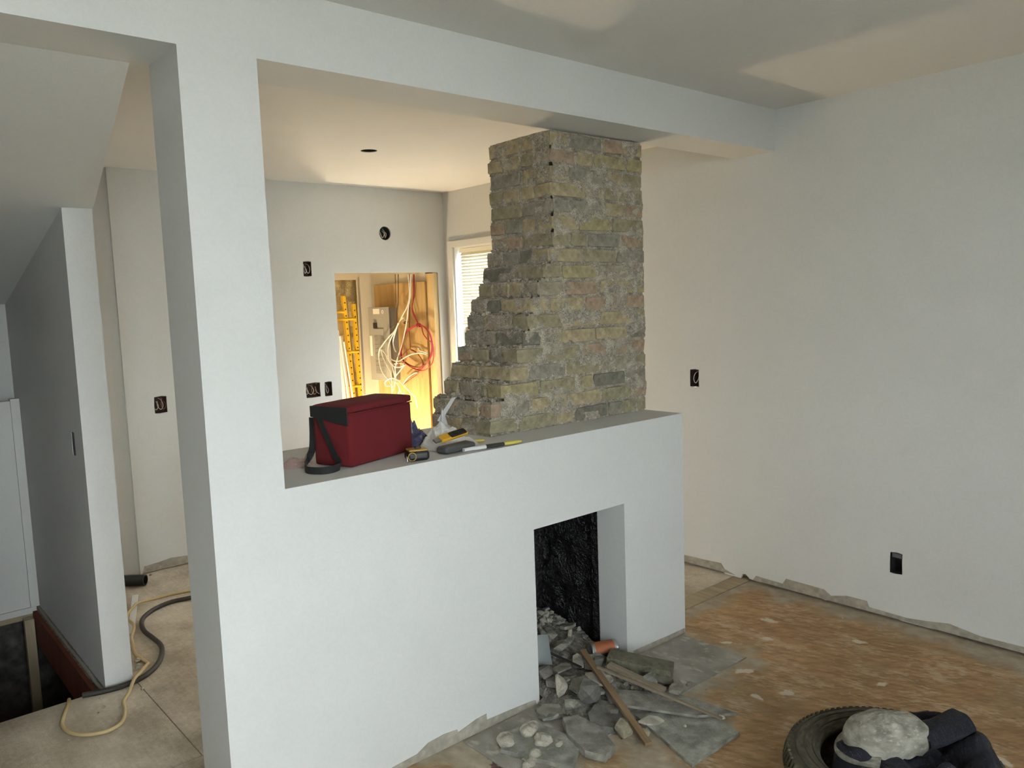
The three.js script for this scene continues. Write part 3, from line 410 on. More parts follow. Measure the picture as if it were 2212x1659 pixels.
chunk('plaster_lump', 'pale crumbled plaster lump on the tile front edge', S.pale, 0.945, 0.012, 0.27, 0.026, 0.016, 0.022, 0.5, 624, GP, 'plaster');
chunk('plaster_lump', 'small flat plaster lump lying before the tile', S.pale, 0.905, 0.002, 0.285, 0.03, 0.012, 0.018, 0.2, 625, GP, 'plaster');
chunk('plaster_lump', 'little bright plaster lump at the right end of its row', S.pale, 1.045, 0.012, 0.285, 0.02, 0.016, 0.018, 0.9, 626, GP, 'plaster');
{
  const R = rng(33), list = [], vs = [0, 1, 2].map((i) => rockGeo(640 + i, 1, 0.5, 0.8, 12));
  for (let i = 0; i < 90; i++) { const a = i < 45, x = a ? 0.96 + 0.14 * (R() - 0.5) : mix(0.9, 2.9, R()), z = a ? 0.26 + 0.1 * (R() - 0.5) : mix(0.03, 1.4, R() * R()), s = a ? 0.003 + 0.008 * R() : 0.0025 + 0.006 * R() * R(); if (!a && x > 1.0 && x < 1.85 && z < 0.42) continue; list.push(vs[i % 3].clone().scale(s, s, s).rotateY(R() * 6).translate(x, a ? 0.014 : 0.0005, z)); }
  for (const [x, z, s] of [[1.534, 0.489, 0.012], [1.516, 0.439, 0.010], [1.597, 0.588, 0.017], [1.456, 0.526, 0.01], [1.55, 0.47, 0.012], [-0.049, -1.31, 0.014], [-0.061, -1.216, 0.012], [-0.089, -1.187, 0.008], [-0.229, -1.037, 0.01], [0.101, -1.27, 0.012], [0.168, -1.576, 0.02], [0.15, -1.5, 0.025], [-0.101, -1.105, 0.006], [0.59, -2.8, 0.014]]) list.push(vs[0].clone().scale(s, s, s).rotateY(x * 9).translate(x, x > 1 ? 0.017 : 0.0005, z));
  const d = tag(mesh('plaster_crumbs', planarUV(merge(list)), S.pale), 'tiny white plaster crumbs strewn over the floor', 'rubble'); d.userData.kind = 'stuff';
}
{
  const R = rng(55), spots = [[1.37, -0.20, 'flat grey shard in the ash behind the upright plastic piece'], [1.45, -0.20, 'grey shard in the middle of the ash inside the firebox'], [1.53, -0.14, 'flat shard in the ash left of the lying can'], [1.60, -0.22, 'grey shard deepest in the ash behind the can'], [1.47, -0.03, 'shard lying between the metal bar and the stick top'], [1.38, -0.03, 'shard right of the plastic piece under the metal bar'], [1.31, 0.04, 'shard between the plastic piece and the upright pale stone'], [1.34, 0.28, 'shard squeezed between big dark stone and dark slab'], [1.18, 0.24, 'shard on the floor between plaster lumps and long pointed stone'], [1.67, 0.33, 'shard lying right of the long olive brick'], [1.40, 0.42, 'shard lying where stick and big slab meet'], [1.15, 0.13, 'shard at the half wall corner beside the light slab']];
  for (const [x, z, label] of spots) {
    const L = 0.03 + 0.045 * R(), W = 0.015 + 0.022 * R(), pts = []; for (let k = 0; k < 6; k++) { const a = k / 6 * 6.283 + R() * 0.5; pts.push([Math.cos(a) * L * (0.7 + 0.3 * R()), Math.sin(a) * W * (0.7 + 0.3 * R())]); }
    const m = tag(mesh('stone_shard', plate(pts, [], 'y', 0, 0.006 + 0.008 * R()), [S.mid, S.grey, S.green, S.pale][Math.floor(R() * 4)]), label, 'shard', 'small shards in the rubble'); m.position.set(x, rest(x, z, L) + 0.012, z); m.rotation.set((R() - 0.5) * 0.5, R() * 6, (R() - 0.5) * 0.5); taken.push([x, z, L]);
  }
}
tag(mesh('wooden_stick', bar(V(1.50, 0.115, -0.03), V(1.262, 0.026, 0.515), 0.026, 0.012), M.brownWood), 'long brown wooden stick lying across the rubble heap', 'stick');
tag(mesh('wooden_strip', bar(V(1.45, 0.105, 0.10), V(1.58, 0.03, 0.60), 0.012, 0.008), M.greyWood), 'thin pale wooden strip slanting down to the big slab', 'stick');
tag(mesh('wooden_strip', bar(V(1.492, 0.108, 0.125), V(1.55, 0.062, 0.36), 0.032, 0.014), M.greyWood), 'short grey lath piece beside the thin strip', 'stick');
tag(mesh('metal_rod', bar(V(1.365, 0.135, -0.19), V(1.405, 0.102, 0.055), 0.010, 0.006), M.dark), 'dark flat metal bar leaning out of the fireplace', 'rod');
{ const g = displace(rbox(0.27, 0.062, 0.09, 2, 0.006), 0.004, 30, 9); const m = tag(mesh('long_brick', planarUV(g), S.tan), 'long olive brick block lying right of the can', 'brick'); m.position.set(1.635, 0.066, 0.165); m.rotation.set(0.05, -1.05, -0.06); m.material = std({ color: lin(0.20, 0.185, 0.13), map: brickTex, bumpMap: brickBump, bumpScale: 0.006 }); }
{ // paint can lying on its side
  const c = thing('paint_can', 'small metal can with orange label lying in the fireplace mouth', 'can', [1.615, 0.088, -0.02], -0.42);
  const steel = std({ color: lin(0.42, 0.42, 0.42), metalness: 0.9, roughness: 0.32 });
  const P = (r, x) => new THREE.Vector2(r, x), body = new THREE.LatheGeometry([P(0, -0.062), P(0.026, -0.062), P(0.027, -0.058), P(0.031, -0.058), P(0.0335, -0.061), P(0.0345, -0.058), P(0.033, -0.052), P(0.0338, -0.048), P(0.0338, 0.05), P(0.033, 0.054), P(0.0345, 0.058), P(0.0335, 0.061), P(0.03, 0.058), P(0, 0.057)], 36).rotateZ(-Math.PI / 2);
  mesh('body', body, steel, c);
  mesh('orange_label', new THREE.CylinderGeometry(0.0342, 0.0342, 0.088, 30, 1, true, 4.0, 2.3).rotateZ(-Math.PI / 2), std({ color: lin(0.34, 0.10, 0.04), roughness: 0.55 }), c);
  mesh('dark_label', new THREE.CylinderGeometry(0.0342, 0.0342, 0.088, 30, 1, true, 0.05, 3.9).rotateZ(-Math.PI / 2), std({ color: lin(0.10, 0.10, 0.10), roughness: 0.5 }), c);
}
{ const g = grid(10, 10, (u, v) => V((u - 0.5) * 0.085, v * 0.125, 0.012 * (u - 0.5) ** 2 * 4)), m = tag(mesh('plastic_sheet', merge([g, g.clone().translate(0, 0, -0.0025)]), std({ color: lin(0.24, 0.25, 0.25), roughness: 0.5 })), 'upright grey plastic piece at the left inside the fireplace', 'plastic piece'); m.position.set(1.335, 0.082, -0.105); m.rotation.set(-0.12, -0.65, 0.03); }
for (const [x, z, r] of [[1.625, -0.025, 0.07], [1.635, 0.165, 0.07], [1.58, 0.08, 0.06], [1.69, 0.25, 0.06], [1.335, -0.105, 0.05], [1.40, 0.11, 0.1], [1.45, 0.11, 0.06], [1.52, 0.02, 0.07]]) taken.push([x, z, r]);
makeHeap();

// ------------------------------------------------------------------ electrical boxes in the wall holes
const boxM = std({ color: lin(0.055, 0.03, 0.025), roughness: 0.7 }), blackM = std({ color: lin(0.02, 0.02, 0.02), roughness: 0.6 }), wireM = std({ color: lin(0.62, 0.58, 0.5), roughness: 0.5 }), coppM = std({ color: lin(0.35, 0.16, 0.08), roughness: 0.5 });
function outletBox(label, pos, turn, w, h, mat, loops = 2) {
  const d = 0.055, b = thing('electrical_box', label, 'outlet box', pos, turn, 'open electrical boxes in the walls');
  const t = 0.002, W = w / 2 - 0.0005, H = h / 2 - 0.0005;
  mesh('shell', [box(-W, W, -H, H, -d, -d + t), box(-W, -W + t, -H, H, -d, -0.0005), box(W - t, W, -H, H, -d, -0.0005), box(-W, W, -H, -H + t, -d, -0.0005), box(-W, W, H - t, H, -d, -0.0005)].map((g) => g.translate(0, 0, -0.001)), mat, b);
  for (let i = 0; i < loops; i++) { const o = (i - (loops - 1) / 2) * w * 0.3, s = i % 2 ? 1 : -1; mesh('wire', tube([V(o, H * 0.8, -0.06), V(o + s * w * 0.12, h * 0.28, -0.022), V(o + s * w * 0.22, -h * 0.05, -0.012), V(o + s * w * 0.05, -h * 0.3, -0.014), V(o - s * w * 0.18, -h * 0.1, -0.02), V(o - s * w * 0.1, h * 0.2, -0.04)], 0.0022, 30, 6), i % 3 === 2 ? coppM : wireM, b); }
  return b;
}
outletBox('dark outlet box high on the right wall near the chimney', [XR, 1.111, -0.512], -Math.PI / 2, 0.062, 0.098, boxM, 1);
{ const b = outletBox('black outlet box low on the right wall above the floor', [XR, 0.283, 0.63], -Math.PI / 2, 0.058, 0.1, blackM, 0); mesh('clamp', box(-0.022, 0.022, 0.025, 0.05, -0.03, -0.008), std({ color: lin(0.12, 0.12, 0.13), roughness: 0.4 }), b); }
outletBox('single outlet box above the others on the back wall', [1.782, 1.859, ZB], 0, 0.062, 0.1, boxM, 2);
outletBox('double outlet box on the back wall left of the red bag', [1.771, 1.018, ZB], 0, 0.108, 0.1, boxM, 4);
outletBox('narrow outlet box just right of the double one', [1.888, 1.016, ZB], 0, 0.058, 0.1, boxM, 1);
outletBox('outlet box with coiled wires on the hallway wall', [0.748, 1.03, ZB], 0, 0.075, 0.1, boxM, 3);
outletBox('dark switch slot in the stair side wall', [-0.013, 1.042, -1.56], -Math.PI / 2, 0.05, 0.1, blackM, 0);
{
  const b = thing('round_box', 'round wired lamp box high on the back wall', 'outlet box', [2.422, 2.12, ZB - 0.0135]);
  mesh('shell', [new THREE.CylinderGeometry(0.056, 0.056, 0.06, 32, 1, true).rotateX(Math.PI / 2).translate(0, 0, -0.0305), new THREE.CircleGeometry(0.056, 32).translate(0, 0, -0.06)], std({ color: lin(0.05, 0.055, 0.05), roughness: 0.6 }), b);
  for (let i = 0; i < 3; i++) mesh('wire', tube([V(-0.02 + i * 0.02, 0.04, -0.055), V(-0.025 + i * 0.02, 0.01, -0.02), V(-0.01 + i * 0.012, -0.03, -0.012), V(0.012 + i * 0.008, 0.0, -0.018), V(0, 0.03, -0.05)], 0.003, 30, 6), i === 1 ? blackM : wireM, b);
  const c = thing('ceiling_can', 'dark round recessed lamp hole in the back ceiling', 'lamp hole', [1.606, CEILB + 0.003, -1.69]);
  mesh('housing', new THREE.CylinderGeometry(0.0455, 0.0455, 0.12, 32, 1, true).translate(0, 0.06, 0), M.dark, c); mesh('top', new THREE.CircleGeometry(0.0455, 32).rotateX(Math.PI / 2).translate(0, 0.12, 0), M.dark, c);
}

// ------------------------------------------------------------------ closet: panel, cables, ladder, insulation
{
  const p = thing('breaker_box', 'grey electrical panel on the plywood in the open closet', 'breaker box', [2.822, 0.965, -3.52]);
  const gm = std({ color: lin(0.30, 0.295, 0.27), roughness: 0.5 }), gd = std({ color: lin(0.22, 0.215, 0.2), roughness: 0.55 });
  mesh('cabinet', planarUV(rbox(0.085, 0.60, 0.30, 2, 0.004)).translate(-0.043, 0.305, 0.0), gd, p);
  mesh('cover', planarUV(rbox(0.006, 0.615, 0.325, 2, 0.0025)).translate(-0.089, 0.3075, 0), gm, p);
  const door = mesh('door', planarUV(rbox(0.006, 0.40, 0.15, 2, 0.002)).translate(-0.095, 0.235, 0.0), gm, p);
  mesh('main_breaker', box(-0.105, -0.092, 0.44, 0.485, -0.07, -0.025), blackM, p);
  for (let i = 0; i < 9; i++) for (const z of [-0.035, 0.035]) mesh('breaker_blank', box(-0.1005, -0.098, 0.06 + i * 0.036, 0.09 + i * 0.036, z - 0.03, z + 0.03), gd, door);
  const paper = std({ color: lin(0.75, 0.72, 0.66), roughness: 0.7 });
  mesh('paper_label', box(-0.0935, -0.0921, 0.558, 0.602, -0.08, 0.02), paper, p);
  mesh('warning_sticker', new THREE.CircleGeometry(0.016, 24).rotateY(-Math.PI / 2).translate(-0.0935, 0.575, 0.07), paper, p);
  mesh('warning_mark', box(-0.0945, -0.0936, 0.567, 0.583, 0.0665, 0.0735), std({ color: lin(0.25, 0.02, 0.02) }), p);
  mesh('circuit_list', box(-0.0935, -0.0921, 0.205, 0.375, -0.152, -0.118), paper, p);
}
const cabM = { white: std({ color: lin(0.78, 0.74, 0.64), roughness: 0.45 }), red: std({ color: lin(0.40, 0.035, 0.05), roughness: 0.4 }), brown: std({ color: lin(0.26, 0.06, 0.02), roughness: 0.4 }), black: std({ color: lin(0.16, 0.10, 0.06), roughness: 0.5 }) };
const LOOK = {
  white: ['white cable dropping from the top into the tied bundle', 'longest white cable hanging straight down beside the panel', 'white cable slanting from the clip to the knot on the panel', 'white cable curving down over the panel edge', 'short white cable end hooked right of the panel', 'tiny white cable arch above the bundle clip', 'white cable bowing down leftmost across the panel cover', 'white cable falling inside the leftmost one on the panel', 'white cable swinging low from the knot to the right', 'white cable reaching furthest right across the red coil', 'white cable running straight down below the panel corner', 'short straight white cable beside the lower bundle', 'short level white cable joining the red coil edge', 'white cable curling back below the level piece', 'white cable looping low and out over the red bag', 'white cable crossing in the lowest bundle', 'short white cable tail at the lowest bundle', 'small curly white cable stub on the plywood', 'thin white cable arching right of the lower bundle'],
  red: ['dark red cable dropping left to the coil knot', 'dark red cable dropping right to the coil knot'],
  redcoil: ['', '', '', ''],
  brown: ['straight brown cable hanging behind the red coil', 'brown cable end bending left below its knot', 'outer brown cable arc inside the red coil', 'inner brown cable arc inside the red coil', 'short brown cable curl left of the red coil'],
  black: ['wavy dark cable above the panel right side', 'straight dark cable above the panel right side'],
};
for (const [k, list] of Object.entries(CABLES)) {
  if (k === 'redcoil') continue;
  list.forEach(([x, pts], i) => { const n = pts.length; tag(mesh(`${k === 'black' ? 'dark' : k}_cable`, tube(pts.map(([y, z], j) => V(x + 0.006 * Math.sin(j * 1.7 + i), y, z)), k === 'white' ? 0.0048 : 0.004, 12 * n, 7), cabM[k]), LOOK[k][i], 'cable', `${k === 'black' ? 'dark' : k} cables in the closet`); });
}
{
  const c = thing('red_cable_coil', 'round coil of red cable hanging on the plywood', 'cable coil', [2.79, 1.25, -3.0]);
  CABLES.redcoil.forEach(([x, pts], i) => mesh('loop', tube(pts.slice(0, i < 3 ? -1 : undefined).map(([y, z], j) => V(x - 2.79 + 0.006 * Math.sin(j * 2.1 + i), y - 1.25, z + 3.0)), 0.0042, 90, 7, i < 3), cabM.red, c));
  const [ky, kz] = CABLES.redcoil[0][1][0]; for (let i = 0; i < 3; i++) mesh('wrap', new THREE.TorusGeometry(0.014, 0.0042, 8, 20).rotateY(0.15 * i).translate(-0.006, ky - 1.25, kz + 3.0 - 0.012 + i * 0.011), cabM.red, c);
}
{
  const cl = thing('cable_tie', 'dark band clipping the white cable bundle', 'cable tie', [2.76, 1.452, -3.27]); mesh('band', new THREE.TorusGeometry(0.016, 0.004, 8, 20).rotateX(1.1), blackM, cl);
  cl.position.set(2.76, CABLES.white[2][1][0][0], CABLES.white[2][1][0][1] - 0.005);
}
{ // yellow ladder standing in the cavity behind the closet wall
  const l = thing('yellow_ladder', 'yellow perforated metal ladder standing in the closet gap', 'ladder', [2.62, 0, -3.87]);
  const ym = std({ color: lin(0.74, 0.46, 0.03), roughness: 0.45 }), hole = std({ color: lin(0.03, 0.02, 0.01) });
  const rails = [[[2.606, 1.685], [2.69, 0.02], 0.036], [[2.70, 1.615], [2.745, 0.02], 0.034]];
  for (const [[xt, yt], [xb, yb], w] of rails) {
    const r = mesh('rail', bar(V(xt - 2.62, yt, 0), V(xb - 2.62, yb, 0), w, 0.03), ym, l);
    for (let k = 0; k < 15; k++) { const t = 0.035 + k * 0.0335, x = mix(xt, xb, t) - 2.62, y = mix(yt, yb, t); mesh('hole', new THREE.CircleGeometry(0.0065, 12).translate(x, y, w / 2 + 0.0008 + 0.000), hole, r); }
  }
  for (const [y, xa, xb] of [[1.552, -0.14, -0.02], [1.488, -0.14, 0.085], [1.205, -0.10, 0.10], [0.905, -0.06, 0.11], [0.6, -0.02, 0.12], [0.3, 0, 0.13]]) mesh('rung', rod(V(xa, y, 0.012), V(xb, y, 0.012), 0.012, 12), ym, l);
}
{
  const g = displace(new THREE.PlaneGeometry(0.66, 1.95, 50, 120).translate(2.46, 1.0, -3.955), 0.035, 7, 30, 4);
  tag(mesh('wall_insulation', planarUV(g), phy({ color: lin(0.62, 0.47, 0.22), roughness: 0.35, clearcoat: 0.6, clearcoatRoughness: 0.25, bumpMap: brickBump, bumpScale: 0.01 })), 'crinkled plastic over insulation behind the yellow ladder', 'insulation');
}
for (let i = 0; i < 3; i++) tag(mesh('leaning_board', bar(V(2.47 + i * 0.027, 1.40 - i * 0.05, -3.76 + i * 0.006), V(2.50 + i * 0.062, 0.01, -3.68 + i * 0.006), 0.034, 0.012), M.trim), ['leftmost pale board leaning in the closet beside the ladder', 'middle pale board leaning in the closet beside the ladder', 'rightmost pale board leaning in the closet beside the ladder'][i], 'board', 'pale boards leaning in the closet');

// ------------------------------------------------------------------ on the ledge: cooler bag, tape, knife, brushes, plastic bags
const LY = LEDGE + 0.0005;
{
  const weave = grey(128, (x, y) => 0.5 + 0.25 * Math.sin(x * Math.PI / 2) * Math.sin(y * Math.PI / 2) + 0.2 * fbm(x / 5, y / 5, 701, 2), [30, 30]);
  const redM = std({ color: lin(0.135, 0.008, 0.011), roughness: 1, bumpMap: weave, bumpScale: 0.0004 }), blk = std({ color: lin(0.012, 0.013, 0.013), roughness: 0.75, bumpMap: weave, bumpScale: 0.0004 });
  const b = thing('cooler_bag', 'red soft cooler bag with black strap on the ledge', 'bag', [0.643, LY, -0.2414], 0.315), W = 0.335, H = 0.205, Dp = 0.165;
  const soft = (w, h, d, r, bulge, y0) => { const g = mergeVertices(new THREE.BoxGeometry(w, h, d, 24, 16, 14).deleteAttribute('uv').deleteAttribute('normal')), p = g.attributes.position; for (let i = 0; i < p.count; i++) { let x = p.getX(i), y = p.getY(i), z = p.getZ(i); const q = V(clamp(x, -w / 2 + r, w / 2 - r), clamp(y, -h / 2 + r, h / 2 - r), clamp(z, -d / 2 + r, d / 2 - r)), dd = V(x, y, z).sub(q); if (dd.length() > 1e-6) { dd.setLength(r); x = q.x + dd.x; y = q.y + dd.y; z = q.z + dd.z; } const u = 1 - (2 * x / w) ** 2, v = 1 - (2 * y / h) ** 2, t = 1 - (2 * z / d) ** 2; const n = fbm3(x * 14 + 9, y * 14, z * 14, 61, 2) - 0.5; if (Math.abs(z) > d / 2 - r) z += Math.sign(z) * (bulge * u * v + n * 0.006 * u * v); if (Math.abs(x) > w / 2 - r) x += Math.sign(x) * (bulge * t * v + n * 0.004 * t * v); if (y > h / 2 - r * 0.5) y += bulge * u * t + n * 0.004; p.setXYZ(i, x, y, z); } g.computeVertexNormals(); return planarUVsmooth(g).translate(0, y0, 0); };
  function planarUVsmooth(g) { const p = g.attributes.position, n = g.attributes.normal, uv = []; for (let i = 0; i < p.count; i++) { const k = Math.abs(n.getX(i)) > 0.7 ? 0 : Math.abs(n.getY(i)) > 0.7 ? 1 : 2; uv.push(k === 0 ? p.getZ(i) : p.getX(i), k === 1 ? p.getZ(i) : p.getY(i)); } g.setAttribute('uv', new THREE.Float32BufferAttribute(uv, 2)); return g; }
  mesh('body', soft(W, H - 0.02, Dp, 0.009, 0.004, (H - 0.02) / 2), redM, b);
  mesh('lid', soft(W + 0.003, 0.026, Dp + 0.003, 0.008, 0.007, H - 0.008), redM, b);
  mesh('zip_seam', [box(-W / 2 - 0.002, W / 2 + 0.002, H - 0.0235, H - 0.0205, Dp / 2 - 0.002, Dp / 2 + 0.003), box(-W / 2 - 0.003, -W / 2 + 0.002, H - 0.0235, H - 0.0205, -Dp / 2, Dp / 2)], redM, b);
  mesh('corner_panel', plate([[-Dp / 2 - 0.001, H + 0.001], [Dp / 2 + 0.001, H + 0.001], [Dp / 2 + 0.001, H - 0.062], [-Dp / 2 - 0.001, H - 0.036]], [], 'x', -W / 2 - 0.0085, -W / 2 - 0.0045), blk, b);
  mesh('strap_clip', planarUV(rbox(0.014, 0.022, 0.03, 2, 0.004)).translate(W / 2 + 0.009, H - 0.05, 0.02), blk, b);
  b.updateMatrixWorld(); const loc = (x, y, z) => b.worldToLocal(V(x, y, z));
  const strapPts = [V(-W / 2 - 0.010, H - 0.03, -0.045), V(-W / 2 - 0.011, 0.15, -0.034), V(-W / 2 - 0.012, 0.09, -0.002), V(-W / 2 - 0.014, 0.035, 0.03), loc(0.478, LY + 0.016, -0.125), loc(0.44, LY + 0.013, -0.095), loc(0.40, LY + 0.012, -0.10), loc(0.372, LY + 0.012, -0.15), loc(0.395, LY + 0.014, -0.215), loc(0.43, LY + 0.022, -0.265), loc(0.462, LY + 0.05, -0.292), loc(0.472, LY + 0.10, -0.30), loc(0.474, LY + 0.16, -0.30)];
  mesh('strap', ribbon(strapPts, (t) => t < 0.33 ? V(0, 0.25, 1).lerp(V(0, 1, 0.25), sstep(0.2, 0.33, t)) : t < 0.72 ? V(0, 1, 0.0) : V(0, 1, 0).lerp(V(-0.4, 0.1, -1), sstep(0.72, 0.84, t)), 0.024, 0.002, 90), blk, b);
}
{
  const t = thing('tape_measure', 'black and yellow tape measure at the right of the red bag', 'tape measure', [0.738, LY, -0.058], -0.36);
  const blk = std({ color: lin(0.014, 0.015, 0.015), roughness: 0.45 }), yel = std({ color: lin(0.42, 0.25, 0.04), roughness: 0.5 });
  mesh('case', planarUV(rbox(0.078, 0.034, 0.066, 4, 0.012)).translate(0, 0.018, 0), blk, t);
  mesh('yellow_face', planarUV(rbox(0.066, 0.008, 0.055, 3, 0.0035)).translate(0, 0.036, -0.002), yel, t);
  mesh('lock_button', planarUV(rbox(0.02, 0.008, 0.02, 2, 0.003)).translate(0.005, 0.043, -0.006), blk, t);
  mesh('side_ring', new THREE.TorusGeometry(0.014, 0.0016, 8, 24).rotateY(0.1).translate(-0.024, 0.018, 0.0335), yel, t);
  mesh('hook', box(-0.041, -0.0385, 0.002, 0.018, 0.01, 0.026), std({ color: lin(0.5, 0.5, 0.48), metalness: 0.9, roughness: 0.35 }), t);
}
// crumpled sheets of plastic: folded surfaces with their own peaks
function crumple(name, label, mat, cx, cz, rx, rz, hgt, seed, peak = [0, 0], cat = 'plastic bag', sharp = 1.2) {
  const g0 = grid(30, 18, (u, v) => { const a = u * Math.PI * 2, r = v; const wob = 1 + 0.28 * (fbm(Math.cos(a) * 1.6 + 5, Math.sin(a) * 1.6 + 5, seed, 3) - 0.5) * 2; let x = Math.cos(a) * rx * r * wob, z = Math.sin(a) * rz * r * wob; const f = Math.abs(fbm3(x * 24 + 20, r * 2, z * 24 + 20, seed, 3) - 0.5) * 2, k = Math.pow(1 - r, sharp); const y = Math.max(0.001, hgt * k * (0.82 + 0.5 * f) + 0.02 * f * Math.sin(r * 3.1)); x += peak[0] * k; z += peak[1] * k; const w = 0.008 * (fbm3(x * 60, y * 60, z * 60, seed + 3, 2) - 0.5); return V(cx + x + w, LY + y, cz + z + w); });
  const g = g0.toNonIndexed(); g.computeVertexNormals(); return tag(mesh(name, g, mat), label, cat);
}
const film = phy({ color: lin(0.62, 0.60, 0.58), roughness: 0.35, transmission: 0.35, thickness: 0, clearcoat: 0.3 });
{
  const nb = thing('plastic_bag', 'crumpled navy plastic bag in clear wrap right behind the red bag', 'plastic bag'), wb = thing('plastic_bag', 'white plastic bag crumpled under the yellow knife', 'plastic bag');
  const part = (name, parent, ...a) => { const m = crumple(name, '', ...a); m.name = name; m.userData = {}; parent.add(m); };
  part('navy_film', nb, phy({ color: lin(0.035, 0.035, 0.085), roughness: 0.35, clearcoat: 0.5, clearcoatRoughness: 0.3 }), 0.895, -0.295, 0.07, 0.07, 0.09, 711, [0.0, -0.01]);
  part('clear_wrap', nb, phy({ color: lin(0.30, 0.31, 0.34), roughness: 0.28, transmission: 0.3, thickness: 0, clearcoat: 0.5 }), 0.885, -0.315, 0.055, 0.055, 0.13, 712, [-0.005, -0.01]);
  part('white_film', wb, std({ color: lin(0.60, 0.58, 0.53), roughness: 0.6 }), 0.965, -0.175, 0.105, 0.085, 0.10, 713, [-0.02, -0.03], '', 0.9);
  part('grey_film', wb, film, 1.01, -0.25, 0.07, 0.05, 0.115, 714, [-0.01, -0.01]);
  mesh('twisted_strip', ribbon([V(0.985, LY + 0.085, -0.262), V(1.005, LY + 0.115, -0.258), V(1.03, LY + 0.145, -0.255), V(1.05, LY + 0.172, -0.25)], (t) => V(0.8, -0.4 + 0.5 * t, 0.3), 0.018, 0.0008, 20), film, wb);
}
crumple('plastic_bag', 'pinkish clear plastic bag lying flat left of strap', phy({ color: lin(0.62, 0.45, 0.42), roughness: 0.4, transmission: 0.4, thickness: 0 }), 0.405, -0.31, 0.07, 0.06, 0.028, 715);
tag(mesh('plastic_strip', ribbon([V(0.47, LY + 0.01, -0.345), V(0.50, LY + 0.04, -0.36), V(0.525, LY + 0.075, -0.37)], () => V(0.9, 0, 0.2), 0.03, 0.0008, 20), phy({ color: lin(0.62, 0.55, 0.48), roughness: 0.4, transmission: 0.35, thickness: 0 })), 'upright clear plastic corner behind the bag strap', 'plastic strip');
{
  const k = thing('utility_knife', 'yellow and black utility knife lying on the white bag', 'knife', [0.95, LY + 0.05, -0.13], 0.08); k.rotation.z = 0.10; k.rotation.x = 0.5;
  mesh('body', planarUV(rbox(0.125, 0.016, 0.036, 3, 0.007)), std({ color: lin(0.62, 0.33, 0.02), roughness: 0.5 }), k);
  const grip = mesh('grip', planarUV(rbox(0.078, 0.019, 0.028, 3, 0.006)).translate(0.018, 0.002, 0.002), std({ color: lin(0.012, 0.012, 0.012), roughness: 0.7 }), k);
  for (let i = 0; i < 7; i++) mesh('rib', box(-0.012 + i * 0.009, -0.008 + i * 0.009, 0.0105, 0.0125, -0.009, 0.013), grip.material, grip);
  mesh('blade_holder', planarUV(rbox(0.03, 0.009, 0.022, 2, 0.003)).translate(-0.073, 0, 0), std({ color: lin(0.30, 0.29, 0.28), metalness: 0.7, roughness: 0.4 }), k);
}
function brush(label, a, b, parts) {   // slender tool lying along a-b; parts: [t0, t1, r0, r1, material, name]
  const d = b.clone().sub(a), L = d.length(), o = thing('detail_brush', label, 'brush', a.toArray(), Math.atan2(-d.z, d.x), 'slim yellow handled tools on the ledge');
  for (const [t0, t1, r0, r1, m, n] of parts) mesh(n, new THREE.CylinderGeometry(r1, r0, (t1 - t0) * L, 16).rotateZ(-Math.PI / 2).scale(1, 0.7, 1).translate((t0 + t1) / 2 * L, 0, 0), m, o);
}
{
  const yl = std({ color: lin(0.66, 0.58, 0.10), roughness: 0.5 }), bk = std({ color: lin(0.03, 0.03, 0.03), roughness: 0.5 }), wh = std({ color: lin(0.66, 0.66, 0.64), roughness: 0.7 });
  brush('yellow handled tool lying behind the knife', V(0.985, LY + 0.006, -0.19), V(1.112, LY + 0.006, -0.15), [[0, 0.42, 0.004, 0.005, bk, 'shaft'], [0.42, 0.55, 0.006, 0.009, yl, 'collar'], [0.55, 1, 0.009, 0.007, yl, 'handle']]);
  brush('yellow handled tool with white wrapped end nearest the ledge edge', V(0.925, LY + 0.009, -0.036), V(1.178, LY + 0.009, -0.006), [[0, 0.36, 0.010, 0.012, wh, 'wrapped_end'], [0.36, 0.68, 0.0115, 0.010, bk, 'grip'], [0.68, 0.95, 0.009, 0.009, yl, 'handle'], [0.95, 1, 0.009, 0.005, yl, 'handle_tip']]);
  const g = displace(rbox(0.15, 0.026, 0.06, 6, 0.012), 0.006, 26, 13, 3); const m = tag(mesh('grey_pouch', planarUV(g), std({ color: lin(0.07, 0.07, 0.07), roughness: 0.55 })), 'flat dark grey pouch between tape measure and tools', 'pouch'); m.position.set(0.918, LY + 0.016, -0.070); m.rotation.y = 0.12;
}

